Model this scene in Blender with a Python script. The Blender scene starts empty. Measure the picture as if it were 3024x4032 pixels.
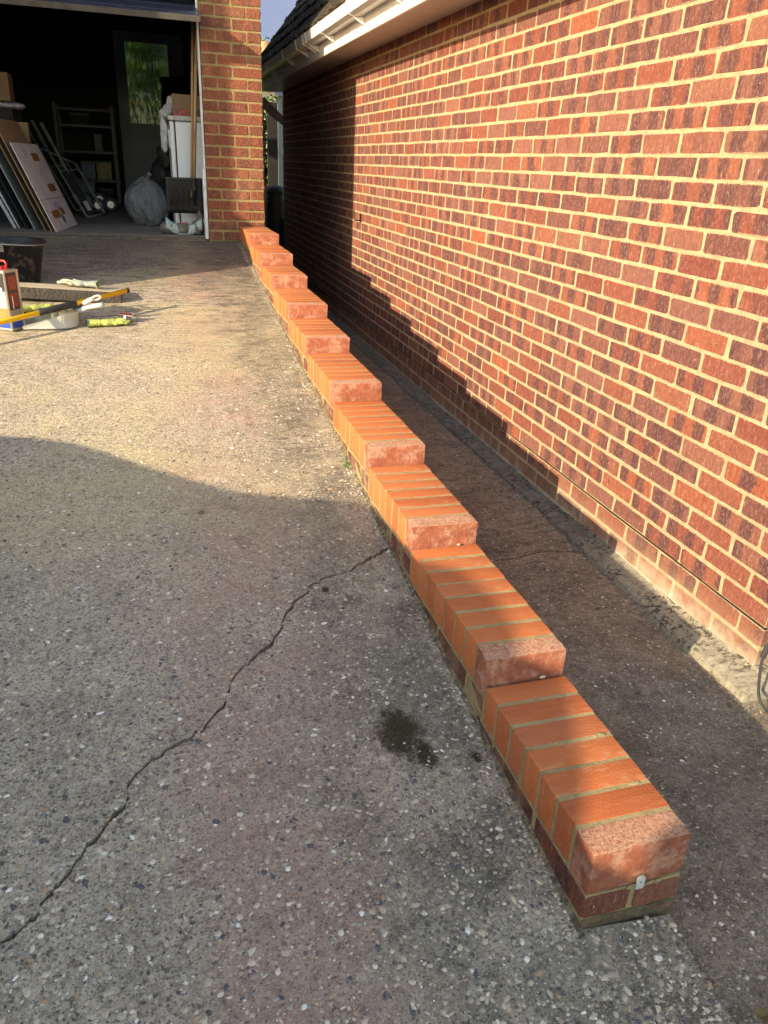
import bpy, bmesh, math, random
import numpy as np
from mathutils import Vector, Matrix, noise
random.seed(7); rng = np.random.default_rng(7)
C = bpy.context.scene.collection
S = bpy.context.scene
V = Vector
# ------------------------------------------------------------ camera, sky, sun, exposure
F_PX, YAW, PITCH, ROLL = 2996.15, 0.299253, 0.426105, 0.0481054
def basis():
    f = V((math.sin(YAW)*math.cos(PITCH), math.cos(YAW)*math.cos(PITCH), -math.sin(PITCH)))
    r = V((math.cos(YAW), -math.sin(YAW), 0)); u = r.cross(f)
    c, s = math.cos(ROLL), math.sin(ROLL)
    return c*r + s*u, -s*r + c*u, f
CR, CU, CF = basis()
cam = bpy.data.cameras.new('camera'); camo = bpy.data.objects.new('camera', cam); C.objects.link(camo)
cam.sensor_fit = 'VERTICAL'; cam.sensor_height = 36; cam.lens = 36*F_PX/4032
cam.clip_start = .05; cam.clip_end = 2000
camo.matrix_world = Matrix(((CR.x, CU.x, -CF.x, 0), (CR.y, CU.y, -CF.y, 0), (CR.z, CU.z, -CF.z, 0), (0, 0, 0, 1)))
S.camera = camo
SUN = V((1, .52, -.43)).normalized()               # direction the light travels
w = bpy.data.worlds.new('World'); S.world = w; w.use_nodes = True
wn = w.node_tree.nodes; bg = wn['Background']; sky = wn.new('ShaderNodeTexSky')
sky.sky_type = 'NISHITA'; sky.sun_disc = False
sky.sun_elevation = math.asin(-SUN.z); sky.sun_rotation = math.atan2(-SUN.x, -SUN.y) % (2*math.pi)
w.node_tree.links.new(sky.outputs[0], bg.inputs[0]); bg.inputs[1].default_value = .15
sky.dust_density = .6; sky.ozone_density = 2.0
sl = bpy.data.lights.new('sun', 'SUN'); sl.energy = 2.4; sl.angle = math.radians(.53); sl.color = (1, .96, .88)
so = bpy.data.objects.new('sun', sl); C.objects.link(so); so.rotation_euler = SUN.to_track_quat('-Z', 'Y').to_euler()
S.view_settings.view_transform = 'Standard'; S.view_settings.look = 'None'
S.view_settings.exposure = 1.78
S.view_settings.use_white_balance = True; S.view_settings.white_balance_temperature = 9600; S.view_settings.white_balance_tint = 12; S.view_settings.gamma = 1; S.view_settings.use_curve_mapping = False
S.cycles.max_bounces = 8; S.cycles.transparent_max_bounces = 12

def at(px, py, Y):                                  # point at depth Y seen at photo pixel px, py
    d = CF + CR*((px-1512)/F_PX) - CU*((py-2016)/F_PX); return d*(Y/d.y)
def atx(px, py, X):
    d = CF + CR*((px-1512)/F_PX) - CU*((py-2016)/F_PX); return d*(X/d.x)
def proj(P):
    d = CF.dot(P)
    return (1512+F_PX*CR.dot(P)/d, 2016-F_PX*CU.dot(P)/d) if d > 0 else (-9e9, -9e9)

# ------------------------------------------------------------ materials
class NT:
    def __init__(s, name):
        s.m = bpy.data.materials.new(name); s.m.use_nodes = True; s.t = s.m.node_tree; s.n = s.t.nodes
        s.b = s.n['Principled BSDF']; s.out = s.n['Material Output']
    def new(s, t, **k):
        n = s.n.new('ShaderNode'+t)
        for a, v in k.items(): setattr(n, a, v)
        return n
    def put(s, i, v):
        if hasattr(v, 'default_value') and not isinstance(v, (int, float)): s.t.links.new(v, i)
        elif isinstance(v, tuple) and len(v) == 3 and i.type == 'RGBA': i.default_value = (*v, 1)
        else: i.default_value = v
    def math(s, op, a, b=0., c=0., clamp=False):
        n = s.new('Math', operation=op, use_clamp=clamp); s.put(n.inputs[0], a); s.put(n.inputs[1], b); s.put(n.inputs[2], c); return n.outputs[0]
    def mix(s, f, a, b, mode='MIX'):
        n = s.new('Mix', data_type='RGBA', blend_type=mode); s.put(n.inputs[0], f); s.put(n.inputs[6], a); s.put(n.inputs[7], b); return n.outputs[2]
    def pos(s):
        if not hasattr(s, '_p'): s._p = s.new('NewGeometry').outputs['Position']
        return s._p
    def obj(s): return s.new('TexCoord').outputs['Object']
    def xyz(s, v):
        n = s.new('SeparateXYZ'); s.put(n.inputs[0], v); return n.outputs
    def scl(s, v, x, y, z):
        n = s.new('VectorMath', operation='MULTIPLY'); s.put(n.inputs[0], v); n.inputs[1].default_value = (x, y, z); return n.outputs[0]
    def noise(s, v, sc, det=4, rough=.55, dist=0, col=False):
        n = s.new('TexNoise'); s.put(n.inputs['Vector'], v); n.inputs['Scale'].default_value = sc
        n.inputs['Detail'].default_value = det; n.inputs['Roughness'].default_value = rough; n.inputs['Distortion'].default_value = dist
        return n.outputs['Color' if col else 'Fac']
    def vor(s, v, sc, feat='F1', rnd=1):
        n = s.new('TexVoronoi', feature=feat); s.put(n.inputs['Vector'], v); n.inputs['Scale'].default_value = sc; n.inputs['Randomness'].default_value = rnd
        return n
    def ramp(s, f, *st, const=False):
        n = s.new('ValToRGB'); s.put(n.inputs[0], f); e = n.color_ramp
        if const: e.interpolation = 'CONSTANT'
        while len(e.elements) < len(st): e.elements.new(.5)
        for el, (p, c) in zip(e.elements, st):
            el.position = p; el.color = (*c, 1) if isinstance(c, tuple) else (c, c, c, 1)
        return n.outputs[0]
    def step(s, v, a, b):
        n = s.new('MapRange', interpolation_type='SMOOTHSTEP'); s.put(n.inputs[0], v); s.put(n.inputs[1], a); s.put(n.inputs[2], b); return n.outputs[0]
    def bump(s, h, dist, st=1.):
        n = s.new('Bump'); s.put(n.inputs['Height'], h); n.inputs['Distance'].default_value = dist; n.inputs['Strength'].default_value = st
        if getattr(s, '_bn', None): s.t.links.new(s._bn, n.inputs['Normal'])
        s._bn = n.outputs[0]; s.t.links.new(s._bn, s.b.inputs['Normal'])
    def rnd(s):                                      # three random numbers per brick, shared or joined
        a = s.new('Attribute', attribute_name='rnd').outputs['Fac']
        o = s.new('ObjectInfo').outputs['Random']
        wn = s.new('TexWhiteNoise', noise_dimensions='1D'); s.put(wn.inputs['W'], s.math('ADD', s.math('MULTIPLY', a, 917.3), s.math('MULTIPLY', o, 371.7)))
        return s.xyz(wn.outputs['Color'])
    def done(s, col, rough=.8, metal=0., spec=None):
        s.put(s.b.inputs['Base Color'], col); s.put(s.b.inputs['Roughness'], rough); s.put(s.b.inputs['Metallic'], metal)
        if spec is not None: s.put(s.b.inputs['Specular IOR Level'], spec)
        return s.m
def pm(name, c1, c2=None, sc=20, rough=.6, metal=0., bump=0., bsc=None, lo=.35, hi=.7, spec=None, world=False):
    n = NT(name); v = n.pos() if world else n.obj()
    c2 = c2 or tuple(x*.72 for x in c1)
    col = n.mix(n.step(n.noise(v, sc, 6, .62), lo, hi), c1, c2)
    if bump: n.bump(n.noise(v, bsc or sc*4, 4), bump)
    return n.done(col, rough, metal, spec)

def brick_mat(name, ramp, band, speck, rustic=False, damp=False, smear=False):
    n = NT(name); r = n.rnd(); uv = n.new('UVMap', uv_map='UVMap').outputs[0]; u = n.xyz(uv); P = n.pos()
    base = n.ramp(r[0], *ramp)
    nz = n.noise(P, 34, 4, .6)
    ph = n.math('ADD', n.math('MULTIPLY', r[1], 40), n.math('MULTIPLY', nz, 2.6))
    k = n.math('ADD', n.math('MULTIPLY', r[2], 26), 38)
    s_ = n.math('SINE', n.math('ADD', n.math('MULTIPLY', u[0], k), ph))
    edge = n.step(n.math('ABSOLUTE', u[1]), .034, .022)
    m = n.math('MULTIPLY', n.math('MULTIPLY', n.step(s_, -.45, .35), n.math('MULTIPLY', n.step(r[1], .25, .42), n.step(n.noise(P, 60, 4, .75), .18, .50))), n.math('ADD', n.math('MULTIPLY', edge, .50), .50))
    if rustic: m = n.math('MULTIPLY', m, .6)
    col = n.mix(m, base, band)
    col = n.mix(n.math('MULTIPLY', n.step(n.noise(P, 30, 7, .8), .48, .66), .7), col, n.mix(.6, base, (.09, .036, .03)))
    fine = n.noise(n.scl(P, 1, 1, .6), 110, 6, .9)
    col = n.mix(n.math('MULTIPLY', n.step(fine, .47, .68), .55), col, speck)
    col = n.mix(n.math('MULTIPLY', n.step(n.noise(P, 150, 4, .8), .56, .7), .6), col, (.10, .042, .04))
    drg = n.noise(n.scl(P, 1, 1, .35), 75, 6, .8)
    col = n.mix(n.math('MULTIPLY', n.step(drg, .53, .68), .55), col, speck)
    col = n.mix(n.math('MULTIPLY', n.step(drg, .46, .34), .5), col, tuple(x*.75 for x in band))
    white = n.step(n.noise(P, 120, 2, .5), .74, .77)
    col = n.mix(n.math('MULTIPLY', white, .7), col, (.8, .72, .62))
    vv = n.math('SUBTRACT', .0318, n.math('ABSOLUTE', u[1]))
    rag = n.math('SUBTRACT', n.math('MULTIPLY', n.noise(P, 70, 6, .8), .020), .0092)
    if not smear: col = n.mix(n.math('MULTIPLY', n.step(n.math('SUBTRACT', rag, vv), -.0006, .0010), .85), col, (.38, .305, .185) if not rustic else (.30, .23, .12))
    if smear:
        q = n.xyz(P); f = n.math('MULTIPLY', n.step(n.noise(P, 18, 6, .7), .44, .62), n.step(q[1], 1.25, 2.0))
        col = n.mix(n.math('MULTIPLY', f, .75), col, (.34, .28, .16))
    if damp:                                        # salts and splashed cement along the foot of the wall
        q = n.xyz(P)
        f = n.math('MULTIPLY', n.step(q[2], -1.30, -1.46), n.step(n.noise(P, 9, 6, .7), .36, .66))
        f = n.math('MULTIPLY', f, n.step(q[1], 6.0, 1.8))
        col = n.mix(f, col, (.62, .55, .44))
        col = n.mix(n.math('MULTIPLY', n.step(q[2], -1.22, -1.40), .35), col, (.40, .24, .15))
    n.bump(n.noise(n.scl(P, 1, 1, .5) if not rustic else P, 150 if not rustic else 75, 5, .75), .005 if not rustic else .006)
    if rustic: n.bump(n.vor(P, 75).outputs['Distance'], .003)
    return n.done(col, .9, 0, .25)
M = {}
M['house_brick'] = brick_mat('house_brick', ((0, (.175, .044, .034)), (.22, (.225, .062, .042)), (.45, (.25, .078, .050)), (.60, (.215, .088, .070)), (.76, (.13, .046, .043)), (.90, (.245, .095, .065)), (1, (.31, .078, .036))), (.085, .036, .040), (.43, .22, .165), damp=True)
M['garage_brick'] = brick_mat('garage_brick', ((0, (.20, .056, .034)), (.3, (.26, .083, .048)), (.6, (.17, .056, .042)), (.85, (.27, .115, .07)), (1, (.30, .085, .042))), (.12, .045, .038), (.46, .225, .13), rustic=True)
M['base_brick'] = brick_mat('base_brick', ((0, (.13, .034, .030)), (.4, (.18, .050, .038)), (.7, (.26, .13, .085)), (1, (.20, .045, .036))), (.085, .030, .030), (.40, .24, .14), smear=True)
def mortar(name, c, c2, bmp=.003, world_damp=False):
    n = NT(name); P = n.pos(); col = n.mix(n.step(n.noise(P, 16, 6, .7), .35, .7), c, c2)
    col = n.mix(n.math('MULTIPLY', n.step(n.noise(P, 55, 6, .8), .48, .62), .5), col, tuple(x*.68 for x in c2))
    col = n.mix(n.math('MULTIPLY', n.step(n.noise(P, 420, 2, .6), .55, .75), .45), col, tuple(x*.55 for x in c))
    col = n.mix(n.math('MULTIPLY', n.step(n.vor(P, 120).outputs['Distance'], .13, .08), .4), col, (.10, .07, .03))
    if world_damp:
        q = n.xyz(P); col = n.mix(n.math('MULTIPLY', n.step(q[2], -1.33, -1.43), n.step(n.noise(P, 9, 5, .7), .35, .6)), col, (.50, .45, .36))
    n.bump(n.noise(P, 260, 4, .75), bmp); n.bump(n.noise(P, 40, 3), .004)
    return n.done(col, .95, 0, .2)
M['house_mortar'] = mortar('house_mortar', (.47, .38, .235), (.36, .285, .175), world_damp=True)
M['garage_mortar'] = mortar('garage_mortar', (.36, .285, .14), (.26, .21, .105))
M['new_mortar'] = mortar('new_mortar', (.45, .35, .185), (.34, .265, .14), .004)
M['dirty_mortar'] = mortar('dirty_mortar', (.22, .175, .105), (.12, .10, .07), .006)
def coping_mat():
    n = NT('coping_brick'); r = n.rnd(); P = n.pos()
    base = n.ramp(r[0], (0, (.43, .110, .042)), (.35, (.54, .150, .052)), (.7, (.57, .175, .066)), (1, (.46, .135, .060)))
    dr = n.noise(n.scl(n.obj(), 9, 60, 30), 1.6, 6, .65)
    col = n.mix(n.math('MULTIPLY', n.step(dr, .42, .72), .45), base, (.60, .22, .10))
    col = n.mix(n.math('MULTIPLY', n.step(n.noise(P, 26, 5, .7), .52, .78), .5), col, (.42, .11, .042))
    col = n.mix(n.math('MULTIPLY', n.step(n.noise(P, 45, 6, .8), .66, .74), .45), col, (.66, .42, .25))
    col = n.mix(n.math('MULTIPLY', n.step(n.noise(P, 260, 3, .7), .60, .68), .55), col, (.22, .06, .03))
    hz = n.math('MULTIPLY', n.step(n.noise(n.scl(n.obj(), 14, 40, 14), 1, 6, .75), .50, .66), n.step(r[1], .2, .9)); col = n.mix(n.math('MULTIPLY', hz, .5), col, (.60, .32, .18))
    n.bump(n.noise(P, 220, 3), .0018); n.bump(dr, .0014)
    return n.done(col, .72, 0, .3)
M['coping'] = coping_mat()
def end_mat():
    n = NT('pressed_brick'); P = n.pos(); q = n.new('NewGeometry').outputs['Normal']; nz = n.xyz(q)
    g = n.noise(P, 30, 6, .75)
    base = n.mix(n.step(g, .35, .65), (.43, .140, .078), (.31, .098, .062))
    drag = n.noise(n.scl(P, 60, 60, 8), 3, 5, .7)
    base = n.mix(n.math('MULTIPLY', n.step(drag, .55, .75), .5), base, (.55, .27, .17))
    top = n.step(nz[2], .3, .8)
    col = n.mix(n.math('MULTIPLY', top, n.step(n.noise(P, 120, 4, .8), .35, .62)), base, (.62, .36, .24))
    col = n.mix(n.math('MULTIPLY', n.step(n.noise(P, 17, 7, .8), .46, .62), .60), col, (.60, .38, .28))
    n.bump(n.noise(P, 190, 5, .75), .004); n.bump(drag, .002)
    return n.done(col, .85, 0, .25)
M['end_brick'] = end_mat()
def concrete(name, path=False):
    n = NT(name); P = n.pos(); q = n.xyz(P)
    big = n.noise(P, 1.7, 5, .6); mid = n.noise(P, 7, 6, .65)
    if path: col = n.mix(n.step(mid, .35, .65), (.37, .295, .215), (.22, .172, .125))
    else:
        col = n.mix(n.step(mid, .33, .68), (.73, .61, .475), (.52, .43, .335))
        pink = n.math('MULTIPLY', n.step(n.math('ABSOLUTE', n.math('SUBTRACT', q[0], n.math('ADD', n.math('MULTIPLY', q[1], .035), n.math('MULTIPLY', big, .25)))), .34, .04), n.step(n.noise(P, 3.1, 5, .6), .36, .62))
        col = n.mix(n.math('MULTIPLY', pink, .72), col, (.58, .35, .28))
        yel = n.math('MULTIPLY', n.step(n.noise(P, 1.5, 4, .6), .36, .70), n.step(q[1], 1.6, 2.9))
        col = n.mix(n.math('MULTIPLY', yel, .75), col, (.66, .56, .30))
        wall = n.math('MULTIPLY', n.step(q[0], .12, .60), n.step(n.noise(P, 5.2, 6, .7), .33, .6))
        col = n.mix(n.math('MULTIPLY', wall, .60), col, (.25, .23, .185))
        ochre = n.math('MULTIPLY', n.step(q[0], .38, .66), n.step(n.noise(P, 9, 5, .7), .55, .68))
        col = n.mix(n.math('MULTIPLY', ochre, .6), col, (.52, .47, .30))
        col = n.mix(n.math('MULTIPLY', n.step(q[1], 4.9, 6.1), .8), col, (.17, .125, .105))  # colour darkened towards the garage front, deepening the shade there
        gap = n.new('VectorMath', operation='DISTANCE'); n.put(gap.inputs[0], P); gap.inputs[1].default_value = (.26, 5.75, -.72)
        col = n.mix(n.math('MULTIPLY', n.step(gap.outputs['Value'], .45, .05), .35), col, (.46, .20, .13))
    # brushed texture, stronger further up
    br = n.noise(n.scl(P, 11, 46, 1), 1, 6, .75)
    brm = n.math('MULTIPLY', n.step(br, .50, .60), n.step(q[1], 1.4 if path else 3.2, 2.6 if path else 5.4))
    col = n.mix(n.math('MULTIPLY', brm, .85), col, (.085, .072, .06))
    spots = n.math('MULTIPLY', n.step(n.noise(P, 26, 6, .8), .60, .68), n.step(n.noise(P, 3.3, 4, .6), .42, .6))
    col = n.mix(n.math('MULTIPLY', spots, .75), col, (.10, .092, .075))
    # exposed stones in three sizes
    for sc, th, fr, st in ((42, .36, .34, .9), (78, .40, .66, .9), (150, .44, .8, .85)):
        v = n.vor(n.scl(P, 1, 1, .2), sc); c3 = n.xyz(v.outputs['Color'])
        m = n.math('MULTIPLY', n.step(n.math('ADD', v.outputs['Distance'], n.math('MULTIPLY', c3[1], .22)), th+.05, th-.03), n.math('LESS_THAN', c3[2], fr))
        m = n.math('MULTIPLY', m, n.step(n.noise(P, 4.5, 3), .28, .5))
        sc_col = n.ramp(c3[0], (0, (.20, .17, .145)), (.16, (.55, .47, .37)), (.34, (.36, .29, .23)), (.48, (.11, .115, .135)), (.58, (.66, .59, .47)), (.76, (.44, .24, .13)), (.82, (.42, .37, .31)), (.92, (.80, .77, .70)), const=True)
        col = n.mix(n.math('MULTIPLY', m, st*(.5 if path else 1)), col, sc_col)
        n.bump(m, .0022 if sc < 60 else .0013)
    gr1 = n.noise(P, 32, 8, .8)
    col = n.mix(n.math('MULTIPLY', n.step(gr1, .50, .38), .35), col, n.mix(.7, col, (.07, .06, .05)))
    col = n.mix(n.math('MULTIPLY', n.step(gr1, .52, .64), .5), col, n.mix(.6, col, (.90, .80, .62) if not path else (.52, .43, .33)))
    gr2 = n.noise(P, 62, 6, .85); gr3 = n.noise(P, 150, 4, .85)
    col = n.mix(n.math('MULTIPLY', n.step(gr2, .50, .40), .62), col, n.mix(.72, col, (.05, .040, .033)))
    col = n.mix(n.math('MULTIPLY', n.step(gr2, .53, .62), .75), col, n.mix(.6, col, (.92, .80, .62) if not path else (.50, .43, .34)))
    col = n.mix(n.math('MULTIPLY', n.step(gr3, .48, .39), .6), col, n.mix(.75, col, (.06, .05, .042)))
    if not path:
        col = n.mix(n.math('MULTIPLY', pink, .40), col, (.62, .38, .30)); col = n.mix(n.math('MULTIPLY', yel, .30), col, (.80, .70, .42))
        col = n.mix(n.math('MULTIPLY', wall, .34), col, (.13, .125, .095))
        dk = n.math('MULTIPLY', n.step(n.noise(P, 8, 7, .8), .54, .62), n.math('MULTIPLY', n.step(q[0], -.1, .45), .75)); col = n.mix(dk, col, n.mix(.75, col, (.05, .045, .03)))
    if not path:
        fr = n.math('MULTIPLY', n.step(q[1], 5.0, 6.3), .62); col = n.mix(fr, col, n.mix(.8, col, (.05, .036, .03)))  # second darkening painted over the shaded garage front
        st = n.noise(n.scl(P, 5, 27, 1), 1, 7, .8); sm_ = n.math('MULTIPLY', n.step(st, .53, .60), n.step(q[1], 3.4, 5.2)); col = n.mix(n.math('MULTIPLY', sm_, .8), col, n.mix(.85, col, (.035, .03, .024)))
        st2 = n.math('MULTIPLY', n.step(n.noise(n.scl(P, 9, 26, 1), 1, 7, .8), .50, .60), n.math('MULTIPLY', n.step(q[0], .30, .55), n.step(q[1], 2.2, 3.0))); col = n.mix(n.math('MULTIPLY', st2, .7), col, n.mix(.8, col, (.06, .055, .03)))
    grit = n.noise(P, 520, 3, .75)
    col = n.mix(n.math('MULTIPLY', n.step(grit, .45, .68), .25), col, n.mix(.6, col, (.78, .73, .64)) if not path else n.mix(.7, col, (.50, .44, .36)))
    pit = n.noise(P, 150, 4, .7)
    col = n.mix(n.math('MULTIPLY', n.step(pit, .46, .33), .8), col, (.11, .095, .08))
    n.bump(n.noise(P, 130, 6, .75), .010 if not path else .007); n.bump(br, .005)
    if not path:                                     # moss patch
        for (cx, cy, rr) in ((.500, 1.405, .070), (.545, 1.33, .034), (.665, 1.30, .016), (.44, 2.0, .012)):
            d = n.new('VectorMath', operation='DISTANCE'); n.put(d.inputs[0], n.scl(P, 1, .62, 0)); d.inputs[1].default_value = (cx, cy*.62, 0)
            mm = n.step(n.math('ADD', d.outputs['Value'], n.math('MULTIPLY', n.math('SUBTRACT', n.noise(P, 38, 6, .75), .5), rr*1.8)), rr*1.05, rr*.42)
            col = n.mix(n.math('MULTIPLY', mm, .95), col, n.mix(n.step(n.noise(P, 300, 2), .4, .7), (.04, .029, .013), (.10, .078, .036)))
    return n.done(col, .92, 0, .25)
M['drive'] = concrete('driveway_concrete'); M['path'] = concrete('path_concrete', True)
def haunch():
    n = NT('haunch'); P = n.pos(); q = n.xyz(P)
    col = n.mix(n.step(n.noise(P, 20, 6, .7), .35, .65), (.27, .245, .205), (.17, .155, .13))  # base tone darkened for the run in shade
    near = n.step(q[1], 2.7, 2.1)
    col = n.mix(n.math('MULTIPLY', near, .6), col, (.56, .51, .38))
    col = n.mix(n.math('MULTIPLY', n.step(n.noise(P, 42, 7, .8), .50, .56), n.math('ADD', .35, n.math('MULTIPLY', n.step(n.noise(P, 6, 3), .4, .6), .6))), col, (.06, .055, .05))
    n.bump(n.noise(P, 60, 7, .8), .012)
    return n.done(col, .95, 0, .2)
M['haunch'] = haunch()
def pebble():
    n = NT('pebble'); a = n.new('Attribute', attribute_name='rnd').outputs['Fac']
    col = n.ramp(a, (0, (.50, .42, .31)), (.16, (.28, .22, .17)), (.30, (.08, .080, .090)), (.40, (.60, .51, .38)), (.56, (.40, .335, .265)), (.70, (.42, .26, .16)), (.75, (.70, .63, .51)), (.80, (.34, .28, .23)), (.965, (.84, .80, .73)), const=True)
    P = n.pos(); col = n.mix(n.math('MULTIPLY', n.step(n.noise(P, 200, 3, .7), .45, .7), .4), col, (.42, .37, .31))
    n.bump(n.noise(P, 300, 3), .001)
    return n.done(col, .75, 0, .35)
M['pebble'] = pebble()
M['dirt'] = pm('dirt', (.13, .105, .075), (.32, .265, .17), 55, .95, bump=.02, bsc=120, world=True, lo=.44, hi=.60)
M['crack'] = pm('crack_floor', (.02, .017, .014), (.035, .03, .02), 60, 1, world=True)
M['dpc'] = pm('dpc', (.012, .012, .013), rough=.5)
M['upvc'] = pm('white_upvc', (.82, .81, .80), (.76, .75, .73), 6, .28)
M['soffit'] = pm('soffit_board', (.66, .60, .55), (.60, .54, .48), 5, .4)
def tile():
    n = NT('roof_tile'); P = n.pos(); r = n.rnd()
    col = n.mix(n.step(n.noise(P, 14, 7, .75), .38, .62), n.ramp(r[0], (0, (.09, .07, .055)), (1, (.17, .12, .085))), (.022, .022, .018))
    col = n.mix(n.math('MULTIPLY', n.step(n.noise(P, 60, 6, .8), .60, .68), .6), col, (.26, .22, .15))
    n.bump(n.noise(P, 60, 7, .8), .02); return n.done(col, .95, 0, .2)
M['tile'] = tile()
M['moss'] = pm('moss', (.035, .035, .018), (.07, .065, .03), 60, 1, bump=.02, bsc=200, world=True)
M['dark'] = pm('dark_interior', (.030, .030, .032), (.02, .02, .022), 8, .9)  # near black; on the garage walls it paints in the interior's darkness
M['garage_floor'] = pm('garage_floor', (.20, .17, .15), (.14, .12, .105), 6, .9, bump=.01, bsc=60, world=True)
M['navy'] = pm('navy_paint', (.030, .042, .075), (.024, .034, .062), 5, .32)
M['white_paint'] = pm('old_white_paint', (.70, .72, .74), (.55, .56, .57), 14, .5, bump=.003)
M['door_grey'] = pm('grey_door', (.24, .28, .33), (.20, .235, .28), 4, .5)
M['rail_grey'] = pm('grey_rail', (.085, .08, .07), (.05, .048, .044), 14, .7)
M['black'] = pm('black_plastic', (.012, .012, .014), (.02, .02, .022), 14, .6, bump=.002)
M['dirty_black'] = pm('dirty_black_plastic', (.014, .014, .016), (.16, .145, .11), 15, .45, bump=.002, lo=.52, hi=.74)
M['steel'] = pm('steel', (.55, .55, .54), (.38, .37, .35), 30, .35, .9)
M['zinc'] = pm('zinc', (.55, .60, .60), (.42, .46, .46), 60, .45, .25)
M['tube_grey'] = pm('tube_grey', (.34, .34, .34), (.22, .22, .22), 30, .35, .3)
M['brick_dark'] = pm('shaded_brick', (.12, .045, .034), (.09, .035, .028), 9, .9)  # brick darkened in colour to deepen the side passage's shade
M['card'] = pm('cardboard', (.27, .175, .10), (.22, .14, .08), 8, .85)
M['white_card'] = pm('white_cardboard', (.58, .56, .58), (.50, .48, .50), 6, .7)
M['tape'] = pm('brown_tape', (.30, .145, .045), (.26, .12, .035), 12, .3)
M['blue_ink'] = pm('blue_ink', (.07, .13, .38), (.10, .17, .42), 40, .7)
M['wood'] = pm('handle_wood', (.46, .29, .15), (.36, .21, .10), 10, .6)
M['white'] = pm('appliance_white', (.74, .78, .84), (.70, .74, .80), 3, .3)
M['worktop'] = pm('speckled_worktop', (.55, .56, .56), (.18, .18, .19), 130, .4, lo=.48, hi=.6)
M['timber'] = pm('old_timber', (.075, .062, .052), (.045, .038, .034), 18, .85, bump=.01, bsc=60)
M['timber_top'] = pm('timber_top', (.52, .45, .33), (.42, .36, .26), 14, .85, bump=.004, bsc=60)
M['yellow'] = pm('yellow_fibreglass', (.86, .50, .02), (.80, .44, .015), 10, .35)
M['rubber'] = pm('black_rubber', (.02, .021, .024), (.03, .03, .032), 20, .6)
M['grey_plastic'] = pm('grey_plastic', (.50, .53, .51), (.46, .48, .46), 8, .4)
M['dark_grey'] = pm('dark_grey_plastic', (.05, .052, .057), (.035, .037, .04), 8, .5)
M['bristle'] = pm('cream_bristle', (.75, .70, .52), (.55, .50, .36), 120, .8, bump=.006, bsc=300)
M['glove_a'] = pm('pale_glove', (.50, .52, .36), (.26, .31, .32), 16, .85, bump=.008, bsc=90)
M['glove_b'] = pm('yellow_glove', (.55, .60, .16), (.36, .43, .12), 16, .85, bump=.008, bsc=90)
M['cuff'] = pm('glove_cuff', (.05, .08, .09), rough=.9)
M['red'] = pm('red_plastic', (.60, .02, .022), (.50, .015, .02), 10, .35)
M['leafgreen'] = pm('green_plastic', (.10, .42, .04), (.06, .25, .03), 10, .5)
M['tin'] = pm('tin', (.62, .58, .50), (.50, .45, .38), 8, .3, .7)
M['tin_dark'] = pm('tin_dark_print', (.03, .032, .036), (.06, .06, .065), 6, .35)
M['tin_grey'] = pm('tin_grey_print', (.34, .37, .41), (.24, .26, .29), 5, .35)
M['tin_orange'] = pm('tin_orange_print', (.72, .19, .05), (.60, .26, .10), 20, .35)
M['tin_photo'] = pm('tin_photo_print', (.36, .055, .03), (.20, .04, .025), 40, .35)
M['tin_beige'] = pm('tin_beige_print', (.36, .31, .23), (.30, .25, .18), 10, .35)
M['tin_blue'] = pm('tin_blue_print', (.012, .07, .42), rough=.35)
M['print_white'] = pm('white_print', (.8, .8, .8), rough=.4)
M['teal'] = pm('teal_sack', (.28, .50, .50), (.44, .46, .42), 9, .45, bump=.02, bsc=26)
M['grime'] = pm('grimy_sack', (.22, .18, .15), (.10, .11, .10), 14, .6, bump=.03, bsc=30)
M['orange_box'] = pm('red_box_print', (.50, .06, .03), (.08, .07, .07), 40, .5, lo=.5, hi=.55)
M['blue_box'] = pm('blue_pack', (.05, .07, .16), (.10, .11, .14), 10, .5)
M['yellow_box'] = pm('yellow_pack', (.26, .20, .04), (.12, .09, .04), 10, .5)
M['cloth'] = pm('dark_cloth', (.012, .012, .014), (.02, .02, .02), 12, .95)
M['silver'] = pm('silver_strip', (.42, .46, .52), (.30, .33, .38), 6, .35, .6)
M['grey_board'] = pm('grey_board', (.30, .34, .33), (.24, .27, .27), 7, .8)
M['white_sack'] = pm('white_carrier', (.55, .55, .58), (.42, .42, .45), 14, .5, bump=.02, bsc=30)
M['terracotta'] = pm('terracotta', (.50, .24, .13), rough=.8)
M['far_tile'] = pm('far_tile', (.30, .25, .21), (.22, .19, .16), 3, .9)
M['render'] = pm('cream_render', (.62, .56, .46), (.55, .50, .42), 2, .9)
M['grass'] = pm('grass', (.06, .10, .025), (.09, .12, .04), 9, .95, world=True, bump=.03, bsc=80)
M['sky_backdrop'] = pm('backdrop_blue', (.075, .118, .245), (.105, .150, .275), .012, 1., world=True, spec=0)  # blue painted on the backdrop mesh that stands in for the sky
M['asphalt'] = pm('asphalt', (.055, .055, .055), (.04, .04, .04), 30, .95, world=True)
M['leafA'] = pm('hedge_leaf', (.055, .115, .022), (.09, .15, .035), 3, .6, world=True)
M['leafdry'] = pm('dry_leaf', (.20, .13, .05), (.12, .085, .035), 30, .8)
M['carpaint'] = pm('car_paint', (.05, .055, .065), rough=.25, metal=.4)
M['carglass'] = pm('car_glass', (.02, .025, .03), rough=.08)
def glassy(name, tint, tr, rough, bumpd=0, bs=20, blend=.5):
    n = NT(name); b = n.b
    b.inputs['Transmission Weight'].default_value = tr; b.inputs['IOR'].default_value = 1.35
    v = n.obj()
    if bumpd: n.bump(n.noise(n.scl(v, 1, 1, .22), bs, 2), bumpd)
    return n.done(tint, rough, 0, .5)
M['obscure'] = glassy('obscured_glass', (.20, .28, .18), 1., .10, .012, 16)
M['pane'] = pm('window_glass', (.05, .09, .08), (.03, .05, .045), 3, .06)
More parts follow.
